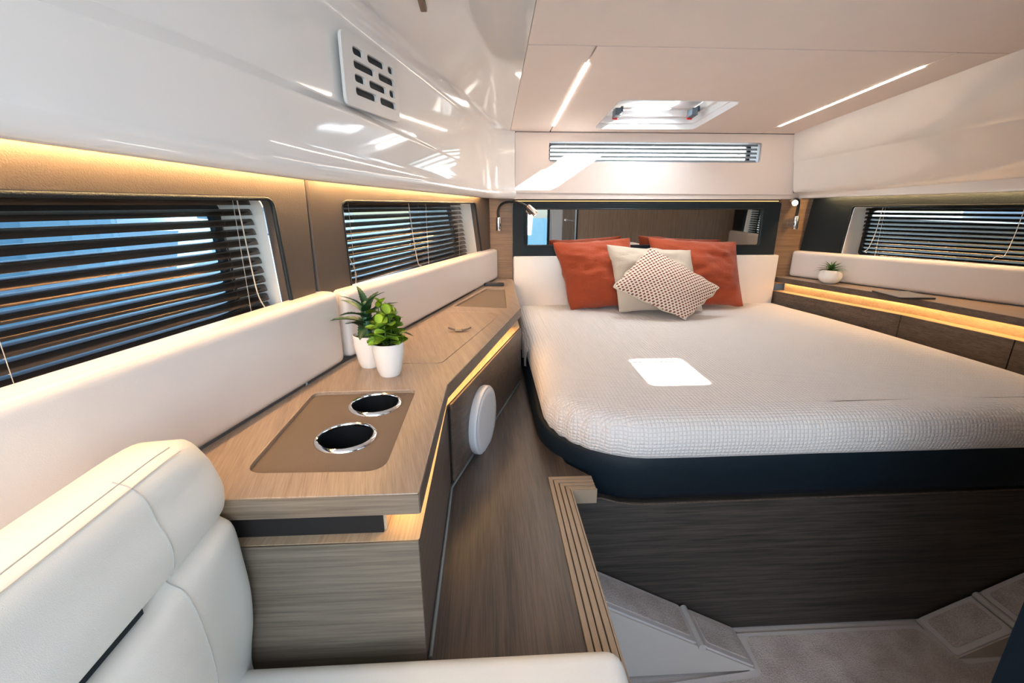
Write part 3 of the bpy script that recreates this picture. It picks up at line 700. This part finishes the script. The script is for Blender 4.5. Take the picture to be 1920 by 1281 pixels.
# ================================================================== PLATFORM, NOSING
pf = thing('side_ledge', 'dark walnut ledge between the left cabinet and the bed', 'platform', (.05, 1.0, -.66))
plate('ledge_top', [(-.098, .505), (.142, .505), (.1425, .986), (.253, .986), (.2, 1.05), (.165, 1.2), (.165, 2.3), (.118, 2.3), (.118, 1.64), (-.097, .955)], [], -.68, -.653, WFLOOR, pf)
plate('riser', [(.150, -.1), (.155, -.1), (.155, .985), (.150, .985)], [], -1.188, -.68, WBED, pf)
ns = thing('step_nosing', 'ribbed light wood nosing along the ledge edge', 'nosing', (.17, .75, -.653))
k = 4; w0, w1 = .1435, .1915
for i in range(k):
    xa_ = w0 + (w1 - w0) * i / k; xb_ = w0 + (w1 - w0) * (i + .80) / k
    fa, fb = i / k, (i + .80) / k
    ya, yb = .985 - .055 * fa, .985 - .055 * fb
    plate('rib', [(xa_, .2), (xb_, .2), (xb_, yb), (xa_, ya)], [], -.66, -.6495, TREAD, ns, bevel=.0008)
    plate('rib', [(xa_, ya), (xb_, yb), (.252, yb), (.252, ya)], [], -.66, -.6495, TREAD, ns, bevel=.0008)
plate('nosing_base', [(.1425, .2), (.192, .2), (.192, .930), (.253, .930), (.253, .986), (.1425, .986)], [], -.686, -.6535, TREADG, ns)
plate('nosing_lip', [(.1905, .2), (.194, .2), (.194, .927), (.254, .927), (.254, .932), (.1905, .932)], [], -.688, -.6505, TREAD, ns)

# ================================================================== BED
def outline(x0f, x1f, yf, yh, r, n=14):
    """bed plan outline from head left, round the front left corner, to head right"""
    P = []
    P.append((x0f(yh), yh)); 
    for k in range(1, 8): y = yh + (yf + r - yh) * k / 8; P.append((x0f(y), y))
    xc = x0f(yf + r) + r
    for k in range(n + 1):
        a = PI + (PI / 2) * k / n; P.append((xc + r * math.cos(a), yf + r + r * math.sin(a)))
    xe = x1f(yf)
    for k in range(1, 12): P.append((xc + (xe - xc) * k / 12, yf))
    rr = .15; xc2 = xe - rr
    P = [p for p in P if p[0] < xc2 or p[1] > yf + r]
    for k in range(n + 1):
        a = -PI / 2 + (PI / 2) * k / n; P.append((xc2 + rr * math.cos(a), yf + rr + rr * math.sin(a)))
    for k in range(1, 9): y = yf + rr + (yh - yf - rr) * k / 8; P.append((xe + (x1f(y) - xe) * (k / 8), y))
    return P
def inset(P, d):
    n = len(P); out = []
    for i in range(n):
        a = V((*P[i - 1], 0)); b = V((*P[i], 0)); c = V((*P[(i + 1) % n], 0))
        e = ((b - a).normalized() + (c - b).normalized()).normalized(); nn = V((-e.y, e.x, 0)); q = b + nn * d
        out.append((q.x, q.y))
    return out
xr = lambda y: 1.526 + (1.66 - 1.526) * (2.32 - y) / (2.32 - 1.0)
bed = thing('island_bed', 'wide bed base in dark leather over a walnut plinth', 'bed', (.85, 1.6, -1.19))
BO = outline(lambda y: .140, lambda y: xr(y) + .015, .975, 2.325, .26)
def ring(P, d, z, wob=None):
    Q = inset(P, d); return [V((x, y, z + (wob(x, y) if wob else 0))) for x, y in Q]
fr = [ring(BO, .03, -.650), ring(BO, .012, -.652)] 
rows = [ring(BO, .035, -.598), ring(BO, .012, -.594), ring(BO, .004, -.598), ring(BO, .0, -.606), ring(BO, -.003, -.63), ring(BO, .0, -.66), ring(BO, .008, -.70), ring(BO, .018, -.728), ring(BO, .035, -.735)]
bm = bm_loft(rows, close=True, cap=True)
bobj('frame', bm, NAVY, bed, smooth=True, sharp=50)
ppan = rpoly([(.2, -1.188), (1.75, -1.188), (1.75, -.742), (.40, -.748, .0), (.33, -.742), (.285, -.728), (.2, -.728)], 0)
plate('plinth_panel', ppan, [], -1.03, -1.002, WBED, bed, F=XZ)
tube('panel_edge_trim', [XZ(.262, -.728, -1.001), XZ(.285, -.7285, -1.001), XZ(.33, -.743, -1.001), XZ(.37, -.750, -1.001), XZ(.42, -.7515, -1.001), XZ(1.7, -.745, -1.001)], .0022, WSIDE, bed)
ppan2 = plate('plinth_side', [(1.2, -1.188), (1.5, -1.188), (1.5, -.75), (1.2, -.75)], [], -1.24, -1.22, WBED, bed, F=XZ)
# mattress with waffle cover
MO = outline(lambda y: .156, xr, .968, 2.322, .245, n=22)
def wob(x, y):
    return .0025 * noise.noise(V((x * 3, y * 3, 1.3))) + .0015 * noise.noise(V((x * 9, y * 9, 4)))
rows = []
zt = -.493
for d, z in ((.012, -.601), (.004, -.597), (-.001, -.585), (-.006, -.565), (-.006, -.545), (-.001, -.525), (.008, -.511), (.020, -.502), (.036, -.4965), (.06, zt), (.085, zt + .0003)):
    Q = inset(MO, d); row = []
    for i, (x, y) in enumerate(Q):
        g_ = 0
        # gathers of the fitted cover round the front left corner
        cxx, cyy = .156 + .245, .968 + .245
        if x < cxx and y < cyy:
            an = math.atan2(cyy - y, cxx - x) / (PI / 2); wgt = max(0, math.sin(PI * min(1, max(0, an)))) ** .7
            if d < .06: g_ = .0045 * wgt * math.sin(an * 46) * (1 - max(0, d) / .06)
        e = V((x - cxx, y - cyy, 0)).normalized() * g_
        row.append(V((x + e.x, y + e.y, z + wob(x, y) + g_ * .5)))
    rows.append(row)
bm = bm_loft(rows, close=True)
last = [v for v in bm.verts][-len(MO):]
bm.faces.new(last)
bobj('mt', bm, QUILT, None, loc=(.85, 1.6, -.60), smooth=True)
mt = bpy.data.objects['mt']; mt.name = 'mattress'; tag(mt, 'mattress in an off-white waffle fitted cover', 'mattress')
# loose corner of the cover on the left edge
rows = []
for i in range(9):
    y = 1.62 + .28 * i / 8; rows.append([V((.150 + .0 + w + .003 * math.sin(i * 2.1) * (k > 0), y, z - .018 * math.sin(PI * i / 8) * (k == 3))) for k, (w, z) in enumerate(((.012, -.507), (-.006, -.53), (-.010, -.565), (-.008, -.60)))])
o = bobj('cover_edge', bm_loft(rows), QUILT, mt, smooth=True)

hb = thing('headboard', 'cream padded headboard behind the pillows', 'headboard', (.82, 2.32, -.5))
box('pad', .132, 1.506, -.56, -.2465, -2.331, -2.300, VINYL, hb, F=XZ, bevel=.006, seg=3, smooth=True, sharp=50)

# ---- pillows
def pillow(name, mat, TL, TR, BR, BL, T, label, seed, pipe=None, seam=True, concave=.02, wr=.018, group=None):
    TL, TR, BR, BL = V(TL), V(TR), V(BR), V(BL); n = 40
    c = (TL + TR + BR + BL) / 4
    nn = ((TR - BL).cross(TL - BR)).normalized()
    if nn.y > 0: nn = -nn
    t = thing(name, label, 'pillow', (c.x, c.y, min(BL.z, BR.z)), group) if pipe else None
    bm = bmesh.new(); uvl = bm.loops.layers.uv.new('UV'); grids = []; W_ = (TR - TL).length
    for side in (1, -1):
        G = []
        for j in range(n + 1):
            row = []
            for i in range(n + 1):
                # denser near edges
                u = .5 - .5 * math.cos(PI * i / n); v = .5 - .5 * math.cos(PI * j / n)
                cu = concave * math.sin(PI * v) * (1 - 2 * u) * (abs(1 - 2 * u)) ; cv_ = concave * math.sin(PI * u) * (1 - 2 * v) * abs(1 - 2 * v)
                uu = u + cu; vv = v + cv_
                p = (BL * (1 - uu) + BR * uu) * (1 - vv) + (TL * (1 - uu) + TR * uu) * vv
                h = T / 2 * (max(0, math.sin(PI * u)) ** .55) * (max(0, math.sin(PI * v)) ** .55)
                q = V((u * 3.2 + seed, v * 6.0, seed * 1.7 + side))
                env = min(1, 6 * u * (1 - u)) * min(1, 6 * v * (1 - v))
                wri = wr * noise.noise(q) + wr * .8 * noise.noise(q * 2.3) + wr * 1.0 * (abs(noise.noise(V((u * 2.5 + seed * 3, v * 9 + u * 2, side)))) - .2) + wr * .30 * noise.noise(V((u * 5 + seed, v * 20 + u * 3, side * 3)))
                if (i in (0, n) or j in (0, n)):
                    h = 0; wri = 0; p = p + (c - p).normalized() * (.013 * noise.noise(V((u * 6, v * 6, seed))))
                row.append((p + nn * side * (h + wri * env), u, v))
            G.append(row)
        grids.append(G)
    vs = {}
    def vert(s, i, j):
        key = (0 if (i in (0, n) or j in (0, n)) else s, i, j)
        if key not in vs: vs[key] = bm.verts.new(grids[s][j][i][0])
        return vs[key]
    for s in (0, 1):
        for j in range(n):
            for i in range(n):
                idx = [(i, j), (i + 1, j), (i + 1, j + 1), (i, j + 1)]
                f = bm.faces.new([vert(s, a, b) for a, b in idx])
                for lp_, (a, b) in zip(f.loops, idx): lp_[uvl].uv = (grids[s][b][a][1], grids[s][b][a][2])
    loop = [grids[0][0][i][0] for i in range(n)] + [grids[0][j][n][0] for j in range(n)] + [grids[0][n][n - i][0] for i in range(n)] + [grids[0][n - j][0][0] for j in range(n + 1)]
    if t:
        o = bobj('cover', bm, mat, t, smooth=True); o2 = bobj('piping', bm_tube(loop, .0035, 6), pipe, t, smooth=True); return t
    o = bobj(name, bm, mat, None, loc=(c.x, c.y, min(BL.z, BR.z)), smooth=True)
    tag(o, label, 'pillow', group); return o
pillow('throw_pillow', ORANGE, (.322, 2.245, -.176), (.70, 2.25, -.152), (.745, 2.17, -.478), (.405, 2.165, -.492), .17, 'burnt orange linen pillow on the left against the headboard', 1.3, group='throw pillows')
pillow('throw_pillow', ORANGE, (.790, 2.25, -.152), (1.235, 2.245, -.176), (1.275, 2.165, -.483), (.86, 2.17, -.478), .17, 'burnt orange linen pillow on the right against the headboard', 5.1, group='throw pillows')
pillow('throw_pillow', LINEN, (.565, 2.15, -.180), (.965, 2.15, -.205), (1.02, 2.06, -.482), (.615, 2.06, -.480), .13, 'natural beige linen pillow behind the patterned one', 8.7, group='throw pillows')
pillow('throw_pillow', KNOT, (.745, 2.075, -.185), (1.055, 2.01, -.362), (.875, 1.925, -.487), (.565, 2.005, -.353), .13, 'rust and cream knotted pattern pillow turned on its corner', 2.2, pipe=CREAMPIPE, wr=.004, concave=.0, group='throw pillows')

# ================================================================== RIGHT COUNTER
rc = thing('countertop', 'narrow walnut countertop along the right hull side', 'countertop', (1.75, 1.7, -.375))
edge = [(1.517, 2.325), (1.60, 2.07), (1.713, 1.747), (1.778, 1.377), (1.84, .9), (1.87, .52)]
hullp = [(HP(s, 0, -.01).x, HP(s, 0, -.01).y) for s in (1.94, 1.5, 1.15, 1.05, .5, .0)]
plate('top', edge + hullp, [], -.384, -.360, WTOP, rc, bevel=.0014)
sup_edge = [(x + .055, y - .01) for x, y in edge]
plate('support', sup_edge + hullp, [], -.435, -.3845, WRECESS, rc)
rcb = thing('low_cabinet', 'walnut cabinet with a lit ledge to the right of the bed', 'cabinet', (1.8, 1.6, -1.19))
plate('carcass', [(x + .006, y) for x, y in edge] + hullp, [], -1.188, -.437, WSIDE, rcb)
plate('ledge', edge + hullp, [], -.4365, -.4352, WRECESS, rcb)
for i in range(5):
    p, q = V((*edge[i], 0)), V((*edge[i + 1], 0)); d = (q - p); n_ = V((-d.y, d.x, 0)).normalized()
    if n_.x > 0: n_ = -n_
    F = Fr(p, d, zz, n_); ln = d.length
    box('edge_band', 0, ln, -.3875, -.3612, -.002, .0008, WSIDE, rc, F=F)
    if i in (0, 1): continue
    box('fascia', 0, ln - (.004 if i == 2 else 0), -.75, -.4358, -.006, .003, WSIDE, rcb, F=F, bevel=.0005)
p, q = V((*edge[0], 0)), V((*edge[2], 0)); d = (q - p); n_ = V((d.y, -d.x, 0)).normalized(); n_ = n_ if n_.x < 0 else -n_
box('fascia', 0, d.length - .003, -.75, -.4358, -.006, .003, WSIDE, rcb, F=Fr(p, d, zz, n_), bevel=.0005)
p, q = V((*sup_edge[0], 0)), V((*sup_edge[2], 0)); d = (q - p)
n_ = V((d.y, -d.x, 0)).normalized(); n_ = n_ if n_.x < 0 else -n_
led('led_strip', 'warm light strip above the ledge right of the bed, by the headboard', Fr(V((p.x, p.y, -.3865)), d, (0, 0, -1), n_), .0, d.length, 0, .012, wd=.010, mat=LEDK)
p, q = V((*sup_edge[2], 0)), V((*sup_edge[4], 0)); d = (q - p)
n_ = V((d.y, -d.x, 0)).normalized(); n_ = n_ if n_.x < 0 else -n_
led('led_strip', 'warm light strip above the ledge at the right edge of the picture', Fr(V((p.x, p.y, -.3865)), d, (0, 0, -1), n_), .0, d.length, 0, .016, wd=.010, mat=LEDK)

# tablet on the right counter
tb = thing('tablet', 'thin dark tablet lying on the right countertop', 'tablet', (1.74, 1.78, -.36))
tp = rpoly([(1.637, 1.690), (1.775, 1.700), (1.835, 1.830), (1.712, 1.868)], .01, 4)
tp = rpoly([(1.660, 1.868), (1.800, 1.836), (1.785, 1.690), (1.640, 1.700)], .01, 4)
plate('case', tp, [], -.3598, -.3535, plain('tablet_case', (.02, .025, .03), .5), tb, bevel=.001)
cx, cy = sum(p[0] for p in tp) / len(tp), sum(p[1] for p in tp) / len(tp)
plate('cover', [(cx + (x - cx) * .96, cy + (y - cy) * .96) for x, y in tp], [], -.3535, -.3522, plain('tablet_cover', (.20, .20, .21), .35), tb)
ph = bobj('phone', bm_plate(rpoly([(-.020, 2.10), (.075, 2.088), (.077, 2.118), (.0, 2.135)], .006, 3), [], -.3598, -.346, XY, .003), plain('phone_black', (.01, .014, .018), .25), None, loc=(.03, 2.11, -.355)); tag(ph, 'small black slab on the far left countertop beside the cushion end', 'device')

# ================================================================== READING LAMPS
def lamp(label, base, path, head, hd, on):
    t = thing('reading_lamp', label, 'reading lamp', base, 'gooseneck reading lamps')
    b = V(base)
    lathe('base', [(0, -.032), (.012, -.032), (.013, -.028), (.013, .026), (.010, .032), (0, .032)], b, CHROME, t, n=24)
    box('mount_plate', b.x - .008, b.x + .008, b.y + .008, b.y + .05, b.z - .02, b.z + .02, CHROME, t)
    tube('gooseneck', curve(path, 6), .0062, BLACK, t, n=10)
    hd = V(hd).normalized(); h = V(head)
    lathe('lamp_head', [(0, -.030), (.009, -.030), (.0125, -.024), (.0135, -.004), (.0145, 0), (.0145, .022), (.012, .024), (.011, .016)], h, COPPER, t, n=24, axis=hd)
    lathe('lens', [(0, .018), (.011, .017)], h, BULB if on else plain('lens_soft', (.8, .75, .7), .2), t, n=24, axis=hd, smooth=False)
    return t
lamp('gooseneck reading lamp left of the mirror, head bent over the headboard', (.058, 2.29, -.088), [(.058, 2.29, -.058), (.056, 2.29, -.03), (.068, 2.285, .0), (.10, 2.27, .016), (.15, 2.25, .012), (.185, 2.24, -.002), (.198, 2.235, -.010)], (.215, 2.225, -.024), (.62, -.2, -.6), True)
lamp('lit gooseneck reading lamp right of the mirror', (1.552, 2.285, -.084), [(1.550, 2.285, -.054), (1.552, 2.285, -.005), (1.545, 2.28, .022), (1.525, 2.27, .030), (1.502, 2.255, .026), (1.490, 2.24, .020)], (1.478, 2.215, .013), (-.35, -1, -.12), True)

# ================================================================== PLANTS
def leafmesh(name, ln, wd, mat, curl=.2, seg=8, serr=0, fold=.15, tipw=.0, shape='oval'):
    bm = bmesh.new(); rows = []
    for k in range(seg + 1):
        t = k / seg
        if shape == 'oval': w = wd / 2 * math.sin(PI * min(1, t * .96 + .02)) ** .6
        else: w = wd / 2 * (1 - t) ** .55 * (.75 + .5 * min(1, t * 4) * .5)
        if serr: w *= 1 + serr * (k % 2)
        x = ln * t; z = -curl * ln * t * t
        rows.append([V((x, -w, z + fold * w)), V((x, -w * .5, z + fold * w * .3)), V((x, 0, z)), V((x, w * .5, z + fold * w * .3)), V((x, w, z + fold * w))])
    bm_loft(rows, bm=bm); bmesh.ops.solidify(bm, geom=bm.faces[:], thickness=.0012 if shape == 'oval' else .002)
    bmesh.ops.recalc_face_normals(bm, faces=bm.faces)
    me = bpy.data.meshes.new(name); bm.to_mesh(me); bm.free()
    for p in me.polygons: p.use_smooth = True
    me.materials.append(mat); return me
def putleaf(me, parent, p, yaw, pitch, roll=0, s=1):
    o = bpy.data.objects.new('leaf', me); COL.objects.link(o); o.parent = parent
    o.location = V(p) - root_off(parent); o.rotation_euler = (Matrix.Rotation(yaw, 3, 'Z') @ Matrix.Rotation(-pitch, 3, 'Y') @ Matrix.Rotation(roll, 3, 'X')).to_euler(); o.scale = (s, s, s)
def pot(t, c, rt, rb, h):
    lathe('pot', [(0, 0), (rb * .92, 0), (rb, .003), (rb + (rt - rb) * .35, h * .2), (rt * .985, h * .72), (rt, h), (rt * .955, h + .001), (rt * .93, h - .008), (0, h - .009)], c, CERAM, t, n=48)
    lathe('soil', [(0, h - .006), (rt * .93, h - .007)], c, SOIL, t, n=32)
P1 = V((-.2195, .962, -.3600))
t = thing('potted_plant', 'bright green round-leaved plant in a tapered white pot, in front', 'plant', P1, 'potted plants')
pot(t, P1, .0345, .0235, .074)
me = leafmesh('leaf_round', .026, .023, LEAFA, curl=.15, seg=6, fold=.25)
for sidx in range(9):
    a = sidx * 2.4; r = .010 if sidx else 0; hh = .045 + .038 * random.random() if sidx else .086
    tip = P1 + V((math.cos(a) * (r + .016 * random.random()), math.sin(a) * (r + .012), .068 + hh)); base = P1 + V((math.cos(a) * .008, math.sin(a) * .008, .066))
    if sidx == 0: tip = P1 + V((-.006, 0, .068 + .088))
    midp = base.lerp(tip, .5) + V((math.cos(a), math.sin(a), 0)) * .005
    st = curve([base, midp, tip], 4); tube('stem', st, .0013, STEM, t, n=5)
    nl = 8
    for k in range(nl):
        f = .25 + .75 * k / (nl - 1); p = st[min(len(st) - 1, int(f * (len(st) - 1)))]
        ya = a + k * 2.3 + random.uniform(-.5, .5)
        putleaf(me, t, p, ya, random.uniform(.0, .7) if k < nl - 1 else 1.0, random.uniform(-.4, .4), random.uniform(.85, 1.2))
for k in range(12):
    a = k * 2 * PI / 12 + .2; putleaf(me, t, P1 + V((math.cos(a) * .016, math.sin(a) * .016, .072 + .006 * (k % 3))), a, random.uniform(-.1, .5), random.uniform(-.4, .4), 1.1)
P2 = V((-.276, 1.022, -.3600))
t = thing('potted_plant', 'dark green aloe with pointed toothed leaves in a white pot, behind', 'plant', P2, 'potted plants')
pot(t, P2, .0345, .0235, .076)
me = leafmesh('leaf_aloe', .095, .034, LEAFB, curl=.42, seg=14, serr=.22, fold=.45, shape='blade')
lathe('stalk', [(.010, .068), (.0085, .11), (.006, .150), (0, .155)], P2, LEAFB, t, n=12)
for k in range(15):
    a = k * 2.399; f = k / 14
    putleaf(me, t, P2 + V((math.cos(a) * .004, math.sin(a) * .004, .084 + .062 * f)), a, .25 + .85 * f, 0, (.98 - .45 * f))
P3 = V((1.640, 2.095, -.3600))
t = thing('potted_plant', 'small spiky plant in a round white pot on the right countertop', 'plant', P3, 'potted plants')
lathe('pot', [(0, 0), (.026, 0), (.037, .008), (.047, .022), (.0495, .036), (.046, .052), (.038, .063), (.035, .064), (.033, .058), (0, .057)], P3, CERAM, t, n=48)
lathe('soil', [(0, .059), (.034, .058)], P3, SOIL, t, n=24)
me = leafmesh('leaf_spiky', .060, .013, LEAFC, curl=.5, seg=8, fold=.35, shape='blade')
for k in range(30):
    a = k * 2.399; f = k / 29
    putleaf(me, t, P3 + V((math.cos(a) * .010 * (1 - f), math.sin(a) * .010 * (1 - f), .060 + .010 * f)), a, .30 + .95 * f, 0, 1.0 - .25 * f)

# ================================================================== WHITE SEAT (foreground)
seat = thing('helm_seat', 'white stitched vinyl bench seat in the near left corner', 'seat', (-.2, .1, -.75))
# backrest: cross-sections along Y
def br_prof(y, t):
    e = max(0.0, (y - .43) / .077); e = min(1, e); sh = math.sqrt(max(0, 1 - e ** 2.6)); ins = (1 - sh) * .018; bl = min(1, max(0, (y - .33) / .12)) * .016
    crease = .006 + .026 * (1 - min(1, max(0, (y - .36) / .03)))
    P = [(-.415, -.66), (-.415, -.27 - ins), (-.405, -.257 - ins), (-.362, -.254 - ins), (-.346, -.261 - ins), (-.335, -.277 - ins), (-.330, -.30), (-.323, -.325), (-.3235, -.345), (-.328, -.362),
         (-.3315 - crease * .6, -.368), (-.331 - crease, -.372), (-.3295 - crease * .6, -.377), (-.322, -.386), (-.312 - bl * .4, -.405), (-.304 - bl * .8, -.44), (-.301 - bl * .9, -.49), (-.304 - bl, -.54), (-.312 - bl, -.58), (-.326 - bl * .5, -.62), (-.33, -.66)]
    return [(x - (ins * .5 if x > -.36 else 0), z) for x, z in P]
rows = []
for y in [-.6, -.3, 0, .15, .25, .33, .36, .375, .39, .41, .43, .45, .47, .482, .492, .499, .504, .507]:
    q_ = [V((x, y, z)) for x, z in br_prof(y, 0)]; rows.append(q_[:3] + curve(q_[3:], 4))
bm = bm_loft(rows, close=True, cap=True)
bobj('backrest', bm, SEATV, seat, smooth=True, sharp=70)
def seamline(y0): return curve([V((x + .0004, y0, z)) for x, z in br_prof(y0, 0)[3:19]], 4)
tube('seam', seamline(.398), .0006, plain('seam_thread', (.42, .40, .37), .8), seat, n=5)
for xx in (-.356, -.345):
    tube('seam', [V((xx, y, br_prof(y, 0)[4][1] + (.0052 if xx < -.35 else .0002))) for y in (-.6, -.2, .1, .3, .38, .42, .45, .47)], .0006, plain('seam_thread2', (.62, .58, .52), .8), seat, n=5)
box('pocket_slit', -.3675, -.3345, -.6, .362, -.3755, -.3685, NAVY, seat)
bm = bm_box(-.46, .183, -.6, .492, -.72, -.600, XY, 0)
bmesh.ops.bevel(bm, geom=bm.edges[:], offset=.028, segments=6, profile=.55, affect='EDGES')
bobj('seat_cushion', bm, SEATV, seat, smooth=True, sharp=60)
for o_ in (.0, .008):
    tube('seam', [V((.150 - o_, y, -.5995 - .0012)) for y in (-.4, 0, .3, .44)] + [V((.150 - o_ - .01, .462, -.6025))], .0008, plain('seam_thread3', (.60, .59, .55), .8), seat, n=5)
box('seat_base', -.46, .13, -.6, .46, -1.188, -.722, GEL, seat)

# ================================================================== FLOOR SIDE WEDGES
def wedge(label, xs0, xs1, sgn):
    """carpeted ramp that climbs outboard; xs0 low end, xs1 outer end"""
    t = thing('ramp_step', label, 'step', ((xs0 + xs1) / 2, .93, -1.188))
    L_ = abs(xs1 - xs0); rise = .545 * L_
    F = lambda s, y, h: V((xs0 + (xs1 - xs0) * s, y, -1.188 + rise * s + h))
    yb, yf = .998, .875
    bm = bmesh.new()
    P = [F(0, yb, 0), F(1, yb, 0), F(1, yb, -rise), F(0, yb, -.001), F(0, yf, 0), F(1, yf, 0), F(1, yf, -rise)]
    a = [bm.verts.new(P[0]), bm.verts.new(P[1]), bm.verts.new(P[2])]; b = [bm.verts.new(P[4]), bm.verts.new(P[5]), bm.verts.new(P[6])]
    bm.faces.new(a); bm.faces.new(b[::-1])
    for i in range(3): bm.faces.new((a[i], a[(i + 1) % 3], b[(i + 1) % 3], b[i]))
    bobj('wedge_body', bm, SMOOTHP, t)
    dirv = V((xs1 - xs0, 0, rise)).normalized(); up = V((-dirv.z * (1 if sgn > 0 else -1), 0, abs(dirv.x)))
    FF = Fr(V((xs0, yf, -1.188)), dirv, (0, 1, 0), up); SL = math.hypot(L_, rise)
    m = SL * .30; 
    for (s0, s1) in ((.004, m - .012), (m + .012, SL)):
        plate('carpet_mat', rpoly([(s0, .003), (s1, .003), (s1, yb - yf - .002), (s0, yb - yf - .002)], .012, 4), [], .0, .006, CARPETE, t, F=FF, bevel=.002)
        plate('carpet_pile', rpoly([(s0 + .014, .018), (s1 - .012, .018), (s1 - .012, yb - yf - .016), (s0 + .014, yb - yf - .016)], .012, 4), [], .0055, .0085, CARPET, t, F=FF, bevel=.001)
    o = bobj('round_bar', bm_tube([FF(m, -.004, .004), FF(m, yb - yf - .004, .004)], .0105, 14), plain('bar_grey', (.55, .53, .50), .4), t, smooth=True, sharp=50)
    return t
wedge('carpeted ramp step with a round bar below the ledge', .700, .16, -1)
wedge('carpeted ramp step at the bottom right corner', 1.262, 1.79, 1)

# ================================================================== OUTSIDE
wt = bobj('harbour_water', bm_box(-60, 60, -60, 60, -1.75, -1.70), plain('water', (.006, .045, .07), .6, bump=.5, bscale=3), None, loc=(0, 0, -1.7)); tag(wt, 'blue harbour water outside the windows', 'water', kind='stuff')
def boat(label, loc, yaw, ln, wd, ht, hullmat):
    t = thing('moored_boat', label, 'boat', loc); u = V((math.cos(yaw), math.sin(yaw), 0)); F = Fr(loc, u, V((-u.y, u.x, 0)), zz)
    rows = []
    for s in [i / 14 for i in range(15)]:
        w = wd / 2 * (1 - max(0, (s - .55) / .45) ** 2.2); w = max(w, .02); x = s * ln
        rows.append([F(x, -w * .75, -.3), F(x, -w, ht * .9 + .15 * s), F(x, w, ht * .9 + .15 * s), F(x, w * .75, -.3)])
    bobj('hull', bm_loft(rows, close=True, cap=True), hullmat, t)
    box('cabin', ln * .18, ln * .62, -wd * .32, wd * .32, ht * .9, ht * 1.7, GEL, t, F=F, bevel=.12, seg=3)
    box('cabin_window', ln * .22, ln * .58, -wd * .325, wd * .325, ht * 1.25, ht * 1.5, BLACK, t, F=F, bevel=.02)
    return t
boat('white motor boat moored outside the left windows', V((-9, 12, -1.7)), 1.9, 7, 2.4, 1.2, GEL)
boat('blue hulled boat moored outside the near left window', V((-3.0, -2.2, -1.7)), 1.62, 6.6, 1.9, 1.80, plain('blue_hull', (.012, .075, .14), .35))
def quay(name, label, a0, a1, b0, b1, ht):
    t = thing(name, label, 'building', (a0, b0, -1.7))
    box('walls', a0, a1, b0, b1, -1.7, ht, GEL, t)
    box('roof', a0 - .4, a1 + .4, b0 - .4, b1 + .4, ht, ht + .25, plain('quay_roof', (.35, .36, .36), .8), t)
    for k in range(7):
        x = a0 + (a1 - a0) * (k + .5) / 7; box('window', x - .5, x + .5, b0 - .03, b0 + .02, ht - 1.6, ht - .6, BLACK, t)
quay('quay_building', 'long white building on the quay far outside the left windows', -34, -10, 30, 36, -.35)
boat('brown hulled boat added outside the right-hand window to darken the view', V((5.0, -1.5, -1.7)), 1.75, 8, 2.4, 1.68, plain('darkening_hull', (.22, .15, .10), .5))  # hull added to darken the view; its brown imitates amber light on the slats

# ------------------------------------------------------------------ lift everything so that the cabin sole is at z = 0
for o in bpy.data.objects:
    if o.parent is None: o.location.z += 1.19
